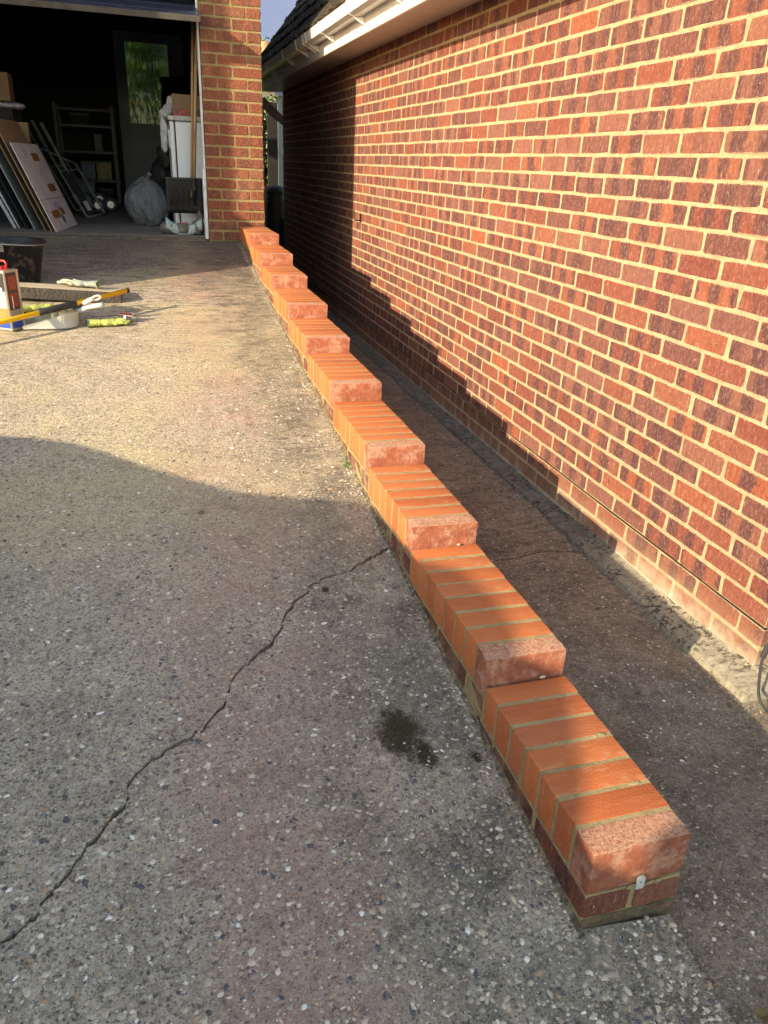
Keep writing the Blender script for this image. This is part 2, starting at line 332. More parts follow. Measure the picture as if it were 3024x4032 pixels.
def polybag():
    n = NT('clear_polythene'); t = n.new('BsdfTransparent'); mx = n.new('MixShader'); mx.inputs[0].default_value = .60
    t.inputs[0].default_value = (.85, .87, .9, 1)
    n.bump(n.noise(n.scl(n.obj(), 1, 1, .45), 15, 4, .6, 2.5), .05); n.done((.30, .31, .33), .16, 0, 1.)
    n.t.links.new(t.outputs[0], mx.inputs[1]); n.t.links.new(n.b.outputs[0], mx.inputs[2]); n.t.links.new(mx.outputs[0], n.out.inputs[0]); return n.m
M['poly'] = polybag()
def brickwall():
    n = NT('plain_brickwork'); P = n.pos(); bt = n.new('TexBrick'); s = n.xyz(P)
    cv = n.new('CombineXYZ'); n.put(cv.inputs[0], n.math('ADD', s[0], s[1])); n.put(cv.inputs[1], s[2]); n.put(bt.inputs['Vector'], cv.outputs[0])
    bt.inputs['Scale'].default_value = 1; bt.inputs['Brick Width'].default_value = .225; bt.inputs['Row Height'].default_value = .075; bt.inputs['Mortar Size'].default_value = .005
    bt.inputs['Color1'].default_value = (.36, .10, .05, 1); bt.inputs['Color2'].default_value = (.25, .07, .045, 1); bt.inputs['Mortar'].default_value = (.45, .36, .2, 1)
    return n.done(bt.outputs['Color'], .9)
M['brickwall'] = brickwall()

# ------------------------------------------------------------ geometry helpers
def wloc(o):
    l = V((0, 0, 0))
    while o: l += o.location; o = o.parent
    return l
class MB:
    def __init__(s): s.v = []; s.f = []; s.uv = []; s.r = []; s.useuv = False
    def add(s, vs, fs, uv=None, r=0.):
        b = len(s.v); s.v += [tuple(x) for x in vs]; s.f += [tuple(i+b for i in f) for f in fs]
        s.r += [r]*len(fs)
        if uv: s.useuv = True; s.uv += list(uv)
        elif True: s.uv += [(0, 0)]*len(vs)
        return s
    def box(s, x0, x1, y0, y1, z0, z1, M4=None):
        vs = [V((x, y, z)) for z in (z0, z1) for y in (y0, y1) for x in (x0, x1)]
        if M4: vs = [M4 @ v for v in vs]
        return s.add(vs, [(0, 2, 3, 1), (4, 5, 7, 6), (0, 1, 5, 4), (2, 6, 7, 3), (0, 4, 6, 2), (1, 3, 7, 5)])
    def slab(s, pts, t):                             # planar outline given in 3D, thickened by vector t
        n = len(pts); t = V(t); vs = [V(p) for p in pts] + [V(p)+t for p in pts]
        return s.add(vs, [tuple(range(n))[::-1], tuple(range(n, 2*n))] + [(i, (i+1) % n, n+(i+1) % n, n+i) for i in range(n)])
    def tube(s, pts, r, seg=10, caps=True):
        pts = [V(p) for p in pts]; vs = []; fs = []; n = len(pts); up = None
        for i, p in enumerate(pts):
            t = ((pts[i+1]-p) if i < n-1 else V((0, 0, 0))) + ((p-pts[i-1]) if i else V((0, 0, 0))); t.normalize()
            if up is None: up = t.orthogonal()
            up = (up - t*up.dot(t)).normalized(); sd = t.cross(up); rr = r[i] if isinstance(r, (list, tuple)) else r
            vs += [p + (up*math.cos(2*math.pi*k/seg) + sd*math.sin(2*math.pi*k/seg))*rr for k in range(seg)]
        for i in range(n-1):
            fs += [(i*seg+k, i*seg+(k+1) % seg, (i+1)*seg+(k+1) % seg, (i+1)*seg+k) for k in range(seg)]
        if caps: fs += [tuple(range(seg))[::-1], tuple((n-1)*seg+k for k in range(seg))]
        return s.add(vs, fs)
    def lathe(s, c, prof, seg=28, sx=1, sy=1):
        vs = []; n = len(prof); c = V(c)
        for r, z in prof: vs += [c + V((r*sx*math.cos(2*math.pi*k/seg), r*sy*math.sin(2*math.pi*k/seg), z)) for k in range(seg)]
        fs = [(i*seg+k, i*seg+(k+1) % seg, (i+1)*seg+(k+1) % seg, (i+1)*seg+k) for i in range(n-1) for k in range(seg)]
        return s.add(vs, fs)
    def build(s, name, mat, parent=None, smooth=False, bevel=0., sub=0, remesh=0., loc=None):
        off = wloc(parent) if parent else V((0, 0, 0))
        if loc is not None: off = V(loc)
        me = bpy.data.meshes.new(name); me.from_pydata([V(v)-off for v in s.v], [], s.f); me.update()
        if s.useuv:
            uvl = me.uv_layers.new(name='UVMap'); li = np.empty(len(me.loops), np.int32); me.loops.foreach_get('vertex_index', li)
            uvl.data.foreach_set('uv', np.array(s.uv, np.float32)[li].ravel())
        if any(s.r): me.attributes.new('rnd', 'FLOAT', 'FACE').data.foreach_set('value', np.array(s.r, np.float32))
        o = bpy.data.objects.new(name, me); C.objects.link(o); me.materials.append(M[mat] if isinstance(mat, str) else mat)
        if parent: o.parent = parent
        elif loc is not None: o.location = loc
        if remesh: md = o.modifiers.new('r', 'REMESH'); md.mode = 'VOXEL'; md.voxel_size = remesh; md.use_smooth_shade = True
        if remesh: md = o.modifiers.new('s', 'SMOOTH'); md.iterations = 3
        if bevel: md = o.modifiers.new('b', 'BEVEL'); md.width = bevel; md.segments = 2; md.limit_method = 'ANGLE'; md.angle_limit = .6
        if sub: md = o.modifiers.new('u', 'SUBSURF'); md.levels = md.render_levels = sub
        if smooth: me.shade_smooth()
        return o
def tag(o, label=None, cat=None, group=None, kind=None):
    for k, v in (('label', label), ('category', cat), ('group', group), ('kind', kind)):
        if v: o[k] = v
    return o
def thing(name, loc, label, cat, group=None):
    o = bpy.data.objects.new(name, None); C.objects.link(o); o.location = loc; o.empty_display_size = .1
    return tag(o, label, cat, group)
def ph(t, cut=0):                                   # poly helper: circle points
    return [(math.cos(2*math.pi*k/t), math.sin(2*math.pi*k/t)) for k in range(t)]
def blobs(balls, seg=10):
    m = MB()
    for (c, r) in balls:
        bm = bmesh.new(); bmesh.ops.create_icosphere(bm, subdivisions=2, radius=1)
        rr = r if isinstance(r, (tuple, list)) else (r, r, r)
        m.add([V(c)+V((v.co.x*rr[0], v.co.y*rr[1], v.co.z*rr[2])) for v in bm.verts], [tuple(x.index for x in f.verts) for f in bm.faces]); bm.free()
    return m

# brick plate: front face at y=0 looking to -y, centred, uv in metres
def brick_geo(L, H, D, rs, rough=.0018, ch=.0035, jy=.0012):
    hx, hz = L/2, H/2; c = .006
    out = [(-hx+c, -hz), (0, -hz), (hx-c, -hz), (hx, -hz+c), (hx, hz-c), (hx-c, hz), (0, hz), (-hx+c, hz), (-hx, hz-c), (-hx, -hz+c)]
    out = [(x+rs.uniform(-rough, rough), z+rs.uniform(-rough, rough)) for x, z in out]
    n = len(out); inn = [(x*(1-ch/hx), z*(1-ch/hz)) for x, z in out]
    vs = [(x, rs.uniform(-jy, jy), z) for x, z in inn] + [(x, ch, z) for x, z in out] + [(x, D, z) for x, z in out]
    fs = [tuple(range(n))]
    fs += [(i, n+i, n+(i+1) % n, (i+1) % n) for i in range(n)] + [(n+i, 2*n+i, 2*n+(i+1) % n, n+(i+1) % n) for i in range(n)]
    return vs, fs, [(x, z) for x, y, z in vs]
def brick_meshes(L, H, D, mat, k, seed, **kw):
    rs = random.Random(seed); out = []
    for i in range(k):
        m = MB(); m.add(*brick_geo(L, H, D, rs, **kw)); me = bpy.data.meshes.new('brick')
        me.from_pydata(m.v, [], m.f); uvl = me.uv_layers.new(name='UVMap'); li = np.empty(len(me.loops), np.int32); me.loops.foreach_get('vertex_index', li)
        uvl.data.foreach_set('uv', np.array(m.uv, np.float32)[li].ravel()); me.materials.append(M[mat]); out.append(me)
    return out
def put(name, me, parent, loc, rz=0., rx=0., ry=0.):
    o = bpy.data.objects.new(name, me); C.objects.link(o); o.parent = parent; o.location = V(loc)-wloc(parent); o.rotation_euler = (rx, ry, rz); return o

# ------------------------------------------------------------ ground
GA, GB = -1.4558, .128
gz = lambda y: GA + GB*y
CRK = [(0.6987, 2.1927), (0.6629, 2.1606), (0.6032, 2.1334), (0.5622, 2.1071), (0.5306, 2.0814), (0.4859, 2.0681), (0.4329, 2.05), (0.4004, 2.029), (0.3729, 1.9886), (0.3361, 1.9575), (0.3152, 1.9247), (0.2948, 1.8929), (0.2818, 1.8494), (0.2611, 1.8198), (0.2458, 1.7901), (0.2173, 1.7637), (0.1862, 1.7386), (0.1559, 1.7142), (0.1286, 1.6805), (0.1069, 1.6286), (0.0971, 1.5945), (0.0685, 1.5567), (0.0446, 1.5279), (0.0339, 1.5056), (0.0092, 1.4945), (-0.015, 1.4837), (-0.0387, 1.473), (-0.0625, 1.4512), (-0.0853, 1.4447), (-0.108, 1.4201), (-0.1301, 1.3927), (-0.1407, 1.364), (-0.1417, 1.3441), (-0.1561, 1.3209), (-0.1812, 1.2945), (-0.1908, 1.2749), (-0.2051, 1.2568), (-0.228, 1.2237), (-0.2455, 1.1966), (-0.265, 1.1736), (-0.2754, 1.16), (-0.3003, 1.1345), (-0.3038, 1.1151), (-0.3193, 1.1039), (-0.3349, 1.0881), (-0.3472, 1.0838), (-0.359, 1.0771), (-.50, .98), (-.72, .80), (-1.0, .66), (-1.5, .45), (-2.4, .1), (-6, -1)]
def refine(pts, jit):
    out = [pts[0]]
    for a, b in zip(pts, pts[1:]):
        d = math.hypot(b[0]-a[0], b[1]-a[1]); k = max(2, min(6, int(d/.012)))
        for i in range(1, k+1):
            t = i/k; j = jit if i < k else 0
            out.append((a[0]+(b[0]-a[0])*t+random.uniform(-j, j), a[1]+(b[1]-a[1])*t+random.uniform(-j, j)))
    return out
crk = refine([(.705, 2.2)] + CRK, .0068)
def width(i): return .0022 + .0085*max(0, noise.noise(V((i*.09, 3.1, 0)))+.28) + .0080*abs(noise.noise(V((i*.83, 8.1, 0))))
up = [(x-.0, y+width(i)) for i, (x, y) in enumerate(crk)]; lo = [(x+.0, y-width(i+40)) for i, (x, y) in enumerate(crk)]
XR = .7068
def slab_obj(name, outline, label=None, shift=0):
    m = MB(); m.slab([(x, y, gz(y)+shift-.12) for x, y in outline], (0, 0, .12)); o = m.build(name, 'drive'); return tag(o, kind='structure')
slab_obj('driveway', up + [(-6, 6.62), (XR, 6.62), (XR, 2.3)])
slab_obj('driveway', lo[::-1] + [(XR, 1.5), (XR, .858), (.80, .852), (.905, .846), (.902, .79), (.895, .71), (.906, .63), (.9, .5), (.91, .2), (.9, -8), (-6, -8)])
m = MB(); m.add([(-6, -2, gz(-2)-.02), (.69, -2, gz(-2)-.02), (.69, 3, gz(3)-.02), (-6, 3, gz(3)-.02)], [(0, 1, 2, 3)]); tag(m.build('crack_bed', 'crack'), kind='structure')
def zp(x, y):
    s = min(1, max(0, (y-.55)/1.0)); s = s*s*(3-2*s); z = (1-s)*(GA+GB*y-.03) + s*-1.462
    if y < .55: z = GA+GB*y-.03
    return z + .006*noise.noise(V((x*3, y*3, 0)))
PCK = [(.93, 2.47), (1.1, 2.49), (1.281, 2.526), (1.354, 2.523), (1.428, 2.543), (1.492, 2.554), (1.552, 2.554), (1.648, 2.53), (1.704, 2.5), (1.78, 2.49)]
pc = refine(PCK, .003)
def path_grid(name, ys, xs_of, edge=None):
    m = MB(); vs = []; nx = 30
    for j, y in enumerate(ys):
        for i in range(nx):
            x = .90 + (xs_of(y)-.90)*i/(nx-1)
            yy = edge(x, y, j) if edge else y
            vs.append((x, yy, zp(x, yy)))
    m.add(vs, [(j*nx+i, j*nx+i+1, (j+1)*nx+i+1, (j+1)*nx+i) for j in range(len(ys)-1) for i in range(nx-1)])
    o = m.build(name, 'path'); return tag(o, kind='structure')
def pcy(x):
    for a, b in zip(pc, pc[1:]):
        if a[0] <= x <= b[0]: return a[1]+(b[1]-a[1])*(x-a[0])/max(1e-6, b[0]-a[0])
    return pc[0][1] if x < pc[0][0] else pc[-1][1]
ysA = list(np.linspace(-8, .2, 20)) + list(np.linspace(.3, 2.4, 50)) + [2.5]
path_grid('path', ysA, lambda y: 5.5 if y < 1.62 else 1.80, lambda x, y, j: pcy(x)-.0025 if j == len(ysA)-1 and x <= 1.8 else y)
ysB = [2.5] + list(np.linspace(2.6, 12.2, 60))
path_grid('path', ysB, lambda y: 1.80, lambda x, y, j: pcy(x)+.0025 if j == 0 else y)
m = MB(); m.box(.9, 1.8, 2.3, 2.7, -1.52, -1.485); tag(m.build('crack_bed', 'crack'), kind='structure')
m = MB(); m.add([(-300, -300, -2.9), (300, -300, -2.9), (300, 300, -2.9), (-300, 300, -2.9)], [(0, 1, 2, 3)]); tag(m.build('ground', 'asphalt'), kind='structure')
m = MB(); m.box(-12, 14, 12.25, 60, -2.8, -.72); m.box(1.8, 14, 10.95, 12.25, -2.8, -.722); tag(m.build('lawn', 'grass'), kind='structure')
m = MB(); N_ = 24; vs = []
for i in range(N_+1):
    a = math.radians(-35+80*i/N_)
    for r_, z in ((420, -3), (440, 40), (470, 95), (480, 130+14*noise.noise(V((i*.5, 0, 0))))): vs.append((r_*math.sin(a), r_*math.cos(a), z))
m.add(vs, [(i*4+k, i*4+k+1, (i+1)*4+k+1, (i+1)*4+k) for i in range(N_) for k in range(3)]); o = m.build('sky', 'sky_backdrop', smooth=True); tag(o, kind='structure')  # added backdrop: gives the sky its blue and dims the side passage
# bank of earth left of the drive
m = MB(); m.box(-14, -6.002, -8, 12.2, -2.8, -1.3); tag(m.build('verge', 'grass'), kind='structure')

# pebbles standing proud of the worn concrete, crumbs along the joints
def pebbles(name, pts, zf, smin, smax, mat='pebble', emb=.35):
    bm = bmesh.new(); bmesh.ops.create_icosphere(bm, subdivisions=1, radius=1); bv = np.array([v.co[:] for v in bm.verts]); bf = np.array([[v.index for v in f.verts] for f in bm.faces]); bm.free()
    n = len(pts); nv = len(bv)
    s = smin + (smax-smin)*rng.random(n)**5
    ax = np.stack([s*rng.uniform(.7, 1.5, n), s*rng.uniform(.6, 1.1, n), s*rng.uniform(.35, .6, n)], 1)
    a = rng.uniform(0, 6.283, n); j = rng.uniform(.62, 1.25, (n, nv, 1))
    v = bv[None]*j*ax[:, None]; c, s_ = np.cos(a)[:, None], np.sin(a)[:, None]
    x = v[..., 0]*c-v[..., 1]*s_; y = v[..., 0]*s_+v[..., 1]*c
    z = v[..., 2] + (np.array([zf(*p) for p in pts]) - ax[:, 2]*emb)[:, None]
    W = np.stack([x+pts[:, :1], y+pts[:, 1:2], z], -1).reshape(-1, 3)
    Fs = (bf[None]+(np.arange(n)*nv)[:, None, None]).reshape(-1, 3)
    me = bpy.data.meshes.new(name); me.from_pydata(W.tolist(), [], Fs.tolist())
    me.attributes.new('rnd', 'FLOAT', 'FACE').data.foreach_set('value', np.repeat(rng.random(n), len(bf)).astype(np.float32))
    me.materials.append(M[mat]); o = bpy.data.objects.new(name, me); C.objects.link(o); return tag(o, kind='stuff')
def scatter(n, xr, yr, pw=1.):
    x = rng.uniform(*xr, n); y = yr[0]+(yr[1]-yr[0])*rng.random(n)**pw; return np.stack([x, y], 1)
p1 = scatter(62000, (-.75, .90), (.55, 4.0), 2.0); p1 = p1[(p1[:, 0] < .70) | (p1[:, 1] < .85)]
p1 = p1[p1[:, 0] > -.35*p1[:, 1]-.05]; ca = np.array(crk); p1 = p1[np.array([np.min((ca[:, 0]-x)**2+(ca[:, 1]-y)**2) > .008**2 for x, y in p1])]; p1 = p1[(np.hypot(p1[:, 0]-.505, (p1[:, 1]-1.40)*.62) > .065) | (rng.random(len(p1)) < .12)]
o = pebbles('gravel', p1, lambda x, y: gz(y), .0011, .0085, emb=.30); o['label'] = 'small rounded stones set in the worn driveway concrete'
p2 = scatter(13000, (.93, 1.70), (.6, 4.2), 1.5)
o = pebbles('gravel', p2, lambda x, y: zp(x, y), .001, .0065, emb=.3); o['label'] = 'small stones set in the side path beside the house'
p3 = np.stack([.700-np.abs(rng.normal(0, .014, 8000)), .84+5.7*rng.random(8000)**1.4], 1)
pebbles('crumbs', p3, lambda x, y: gz(y)+.001, .001, .005, emb=.2)
p4 = np.stack([1.652+rng.normal(0, .014, 900), 1.45+3.5*rng.random(900)**1.3], 1)
pq = np.stack([.935+np.abs(rng.normal(0, .02, 1500)), .9+3.5*rng.random(1500)], 1); pebbles('crumbs', pq, lambda x, y: zp(x, y)+.001, .001, .006, emb=.2)
pebbles('crumbs', p4, lambda x, y: zp(x, y)+.001, .001, .0045, emb=.2)
# dirt and squeezed mortar along the foot of the new wall
def strip(name, mat, x0, x1, y0, y1, z0f, z1f, ny, amp, seed):
    m = MB(); vs = []; nx = 5
    for j in range(ny):
        y = y0+(y1-y0)*j/(ny-1)
        for i in range(nx):
            t = i/(nx-1); w_ = 1+.5*noise.noise(V((seed, y*6, 0)))+.15*noise.noise(V((seed, y*30, 0)))
            x = x1+(x0-x1)*t*w_; z = z1f(y)+(z0f(y)-z1f(y))*t + amp*noise.noise(V((x*60, y*45, seed)))*(1 if 0 < i < nx-1 else .3)
            vs.append((x, y, z))
    m.add(vs, [(j*nx+i, j*nx+i+1, (j+1)*nx+i+1, (j+1)*nx+i) for j in range(ny-1) for i in range(nx-1)]); return m
o = strip('dirt', 'dirt', .694, .7085, .84, 6.62, lambda y: gz(y)-.003, lambda y: gz(y)+.010, 700, .006, 1.7).build('joint_dirt', 'dirt'); tag(o, 'dark dirt and moss gathered in the joint between driveway and low wall', kind='stuff')

# ------------------------------------------------------------ low stepped wall
X0, X1, Y0, Z0, ST = .7075, .9225, .8614, -1.1496, .0727
NS = [0, 7, 15, 22, 30, 38, 45, 53, 60, 68, 77]
wall = thing('retaining_wall', (X0, Y0, -1.35), 'low stepped wall of smooth orange bricks on edge running up beside the driveway', 'garden wall')
m = MB()
for k in range(10):
    ya, yb = Y0+.075*NS[k], Y0+.075*NS[k+1]
    zt = Z0+k*ST
    m.box(X0+.0018, X1-.0018, ya+(.0025 if k == 0 else .006), min(yb+.02, 6.636), -1.62, zt-.1075)
    n_ = NS[k+1]-NS[k]
    for i in range(n_):                               # mortar joints between the coping bricks, each a little different
        y = ya+.075*(i+1); dz = random.uniform(-.0018, .0002)
        if i == n_-1 and k < 9: dz = -.012
        m.box(X0+random.uniform(.0002, .002), X1-random.uniform(.0002, .002), y-.0122, y+.0018, zt-.112, zt+dz)
    m.box(X0+.006, X1-.006, ya+.02, min(yb, 6.636)-.004, zt-.108, zt-.012)
core = m.build('mortar', 'new_mortar', wall)
bm = bmesh.new(); 
def cop_mesh(mat, seed, bev, jag=0.):
    rs = random.Random(seed); bm = bmesh.new(); bmesh.ops.create_cube(bm, size=1)
    for v in bm.verts: v.co = V((v.co.x*.215, v.co.y*.0635, v.co.z*.1025)) + V([rs.uniform(-.0008, .0008) for _ in range(3)])
    bmesh.ops.bevel(bm, geom=list(bm.edges), offset=bev, segments=2, profile=.6, affect='EDGES')
    if jag:
        bmesh.ops.subdivide_edges(bm, edges=[e for e in bm.edges if e.calc_length() > .03], cuts=5, use_grid_fill=True)
        for v in bm.verts: v.co += V([jag*noise.noise(v.co*60+V((seed*3.1, i*7, 0))) for i in range(3)])
    me = bpy.data.meshes.new('coping_brick'); bm.to_mesh(me); bm.free(); me.materials.append(M[mat]); me.shade_smooth()
    me.set_sharp_from_angle(angle=.7) if hasattr(me, 'set_sharp_from_angle') else None
    return me
cops = [cop_mesh('coping', i, .0018) for i in range(6)]; ends = [cop_mesh('end_brick', 40+i, .0022, .0022) for i in range(4)]
for k in range(10):
    for i in range(NS[k+1]-NS[k]):
        y = Y0+.075*(NS[k]+i)+.0325; end = i == 0
        me = random.choice(ends if end else cops)
        o = put('end_brick' if end else 'coping_brick', me, wall, ((X0+X1)/2+random.uniform(-.0015, .0015), y+random.uniform(-.0012, .0012), Z0+k*ST-.05125+random.uniform(-.0008, .0008)),
                rz=random.uniform(-.008, .008)+(.012 if k == 0 else 0))
        if end: o['label'] = 'rough pinkish red brick closing a step of the coping'
bb = brick_meshes(.215, .0627, .06, 'base_brick', 5, 3); bh = brick_meshes(.1025, .0627, .05, 'base_brick', 4, 5)
side = MB(); rsd = random.Random(4)
for r in range(-3, 10):
    T = Z0-.1125+r*ST; zc = T-.03135
    ys = Y0+.075*NS[max(r, 0)]
    y = ys; first = True
    while y < 6.6:
        L = .215 if (not first or r % 2 == 0) else .1025
        yc = y+L/2
        if yc+L/2 > 6.64: break
        if T > gz(y)+.004:
            o = put('brick', random.choice(bb if L > .2 else bh), wall, (X0+random.uniform(-.0005, .001), yc, zc), rz=-math.pi/2)
        vs, fs, uv = brick_geo(L, .0627, .05, rsd)
        if T > -1.43: side.add([(X1-v[1], yc+v[0], zc+v[2]) for v in vs], fs, uv, random.random())
        y += L+.01; first = False
o = side.build('lower_brick', 'base_brick', wall); o['kind'] = 'stuff'
for xc in (X0+.0515, X1-.0515): put('brick', random.choice(bh), wall, (xc, Y0+.0005, Z0-.1125-.03135))
m = MB(); nx, nz = 60, 14; vs = []
for j in range(nz+1):
    for i in range(nx+1):
        x = X0+(X1-X0)*i/nx; v = j/nz; z = Z0-.1125-.0622-.046*v; k = noise.noise(V((x*40, 0, z*60)))
        y = Y0+.001-.009*v**1.6*(1+1.3*noise.noise(V((x*22, 3, 0))))-.003*k; vs.append((x, y, z+.003*noise.noise(V((x*70, 9, z*50)))*(j > 0)))
m.add(vs, [(j*(nx+1)+i, j*(nx+1)+i+1, (j+1)*(nx+1)+i+1, (j+1)*(nx+1)+i) for j in range(nz) for i in range(nx)])
m.box(X0+.002, X1-.002, Y0+.004, Y0+.05, -1.42, Z0-.1125-.0622)
m.build('bed_joint', 'dirty_mortar', wall)
# rough mortar snots on the joints
m = blobs([((random.uniform(X0+.09, X1-.05), Y0-.0005, Z0-.1075+random.uniform(-.005, .001)), (random.uniform(.004, .010), .0025, random.uniform(.003, .0055))) for _ in range(16)] +
          [((X1-.03+random.uniform(-.02, .01), Y0+.075*i+.07+random.uniform(-.004, .004), Z0+.0002), (random.uniform(.006, .014), random.uniform(.004, .008), .0018)) for i in (1, 1, 3, 3, 3)])
m.build('mortar_smear', 'new_mortar', wall, smooth=True)
# galvanised tie end at the front joint
m = MB(); zc = -1.246; xc = .822
pr = [(-.0085, -.016), (.0085, -.016), (.0095, .010), (.006, .017), (0, .019), (-.006, .017), (-.0095, .010)]
m.slab([(xc+a, Y0-.0065, zc+b) for a, b in pr], (0, .0025, 0)); tie = m.build('wall_tie', 'zinc', wall)
m = MB(); m.tube([(xc, Y0-.0068, zc+.003), (xc, Y0-.006, zc+.003)], .002, 8); m.build('hole', 'dpc', tie)
for (x, y, z, r) in ((.861, 1.3795, Z0+.004, .0065), (.862, 1.9795, Z0+ST+.003, .005)):
    blobs([((x, y, z), (r*1.4, r*.6, r*.7))]).build('stone_chip', 'pebble', wall, smooth=True)

# ------------------------------------------------------------ house with the long brick wall
W, JZ, HY = 1.7617, .0786, 1.600
house = thing('house', (W, HY, -1.46), 'red brick house wall with pale yellow mortar, white gutter and mossy roof', 'house')
m = MB(); m.box(W+.0014, 7, HY+.0014, 10.9, -1.75, .87); m.build('wall', 'house_mortar', house)
hb = brick_meshes(.2115, .0635, .05, 'house_brick', 14, 11, rough=.0035, ch=.0012, jy=.0005); hh = brick_meshes(.100, .0630, .05, 'house_brick', 4, 12, rough=.0025, ch=.0012, jy=.0005)
cells = []
for k in range(-11, 20):
    zt = JZ-.075*k-.005; zc = zt-.0325
    if zc > .80: continue
    y = HY; first = k % 2 == 0
    while y < 10.88:
        L = .1025 if first else .215
        if y+L > 10.9: L = .1025
        if zc > -1.50: cells.append((y+L/2, zc, L))
        y += L+.01; first = False
def seen(c):
    x, y = proj(V((W, c[0], c[1]))); return -60 < x < 3080 and -30 < y < 4100
cells.sort(key=lambda c: (not seen(c), V((W, c[0], c[1])).length))
far = MB(); rs = random.Random(9)
for i, (y, z, L) in enumerate(cells):
    jz = rs.uniform(-.0012, .0012); jy = rs.uniform(-.0022, .0022); dx = rs.uniform(-.0010, .0006)
    if i < 298: put('brick', rs.choice(hb if L > .2 else hh), house, (W+dx, y+jy, z+jz), rz=-math.pi/2, rx=0, ry=0)
    else:
        vs, fs, uv = brick_geo(L-.0040, .0635, .03, rs, rough=.0032, ch=.0012, jy=.0004); ry = rs.uniform(-.01, .01)
        far.add([(W+dx+v[1], y+jy-v[0], z+jz+v[2]) for v in vs], fs, uv, rs.random())
for k in range(-11, 20):                              # the front wall beyond the corner
    zc = JZ-.075*k-.0375
    if zc > .8 or zc < -1.5: continue
    x = W; first = k % 2 == 1
    while x < 4.2:
        L = .1025 if first else .215; vs, fs, uv = brick_geo(L, .065, .03, rs)
        far.add([(x+L/2+v[0], HY+v[1], zc+v[2]) for v in vs], fs, uv, rs.random()); x += L+.01; first = False
o = far.build('distant_brick', 'house_brick', house); o['kind'] = 'stuff'
# damp course strip sagging a little out of its joint
m = MB(); vs = []; n_ = 240
for j in range(n_+1):
    y = HY-.004+(10.9-HY)*j/n_; a = noise.noise(V((y*1.4, 0, 5)))*.002+noise.noise(V((y*7, 0, 5)))*.0012; pj = .0025+.003*max(0, noise.noise(V((y*2.2, 4, 0))))
    for dx, dz in ((.01, .0022), (-pj, .0018), (-pj-.001, -.002), (.01, -.0026)): vs.append((W+dx, y, JZ-.075*18+.003+a+dz))
m.add(vs, [(j*4+i, j*4+i+1, j*4+i+5, j*4+i+4) for j in range(n_) for i in range(3)]); m.build('damp_course', 'dpc', house)
# cement haunch along the wall foot, built in lengths
m = MB(); vs = []; n_ = 620
for j in range(n_+1):
    y = HY-.10+(10.9-HY+.10)*j/n_; big = noise.noise(V((y*2.1, 9, 0))); sm = noise.noise(V((y*14, 2, 0))); t = max(0, min(1, (2.9-y)/1.2))
    wd = .085+.03*t+.016*big+.010*sm; h = .030+.014*t+.010*big+.006*noise.noise(V((y*30, 7, 0)))
    zb = zp(1.6, y)
    for f_, hh_ in ((0, 1.15), (.10, 1.0), (.4, .9), (.75, .72), (.96, .5), (1.0, .0), (1.03, -.4)):
        x = W+.002-wd*f_; vs.append((x, y, zb+h*hh_+.005*noise.noise(V((x*45, y*38, 1)))*(f_ < 1)))
m.add(vs, [(j*7+i, j*7+i+1, j*7+i+8, j*7+i+7) for j in range(n_) for i in range(6)])
m.add(vs[:7]+[(W, HY-.1, -1.6), (W-.12, HY-.1, -1.6)], [(0, 1, 2, 3, 4, 5, 8, 7)])
m.box(W, 4.2, HY-.10, HY+.01, -1.6, zp(1.6, 1.6)+.052)
m.build('haunch', 'haunch', house)
# eaves
FX, FZ = 1.45, .785
m = MB(); m.box(FX+.012, W+.3, .9, 11.2, .812, .822); m.build('soffit', 'soffit', house)
m = MB(); m.box(FX+.02, W-.02, 4.05, 4.056, .8105, .812); m.box(FX+.02, W-.02, 7.0, 7.006, .8105, .812); m.build('soffit_trim', 'upvc', house)
m = MB(); m.box(FX, FX+.012, .9, 11.2, FZ, .96); m.box(FX, FX+.02, .9, 11.2, FZ-.002, FZ+.006); m.build('fascia', 'upvc', house, bevel=.002)
m = MB(); m.box(FX-.002, FX+.012, 5.42, 5.424, FZ, .87); m.build('fascia_joint', 'soffit', house)
prof = [(1.446, .950), (1.446, .885), (1.375, .872), (1.338, .885), (1.330, .935), (1.326, .950), (1.333, .950), (1.336, .936), (1.343, .890), (1.376, .878), (1.440, .890), (1.440, .950)]
def extr(prof, y0, y1):
    n = len(prof); return [(x, y0, z) for x, z in prof]+[(x, y1, z) for x, z in prof], [(i, (i+1) % n, n+(i+1) % n, n+i) for i in range(n)]+[tuple(range(n))[::-1], tuple(range(n, 2*n))]
gut = MB().add(*extr(prof, .9, 11.15)).build('gutter', 'upvc', house)
cx, cz = 1.388, .911
def grow(p, e): return [(cx+(x-cx)*(1+e), cz+(z-cz)*(1+e) if z < .94 else z+.003) for x, z in p]
bp = grow(prof, .07)
for px, wd in ((1058, .03), (1122, .03), (1176, .03), (1204, .022), (1214, .04), (1272, .03), (1382, .03), (1516, .03)):
    y = atx(px, 120, 1.36).y
    MB().add(*extr(bp[:6]+[(1.32, .953), (1.446, .953)], y-wd/2, y+wd/2)).add(*extr([(1.446, .874), (1.446, .83), (1.440, .83), (1.37, .868)], y-.008, y+.008)).build('bracket', 'upvc', gut)
m = MB(); SL = math.tan(math.radians(52)); RX, RZ = 1.37, .955
m.add([(RX+.02, .9, RZ-.012), (RX+.02, 11.15, RZ-.012), (4.3, 11.15, RZ+2.91*SL), (4.3, .9, RZ+2.91*SL), (7.3, .9, RZ-.02), (7.3, 11.15, RZ-.02)], [(0, 1, 2, 3), (2, 5, 4, 3), (0, 3, 4), (1, 5, 2)])
roof = m.build('roof', 'dark', house)
tm = []
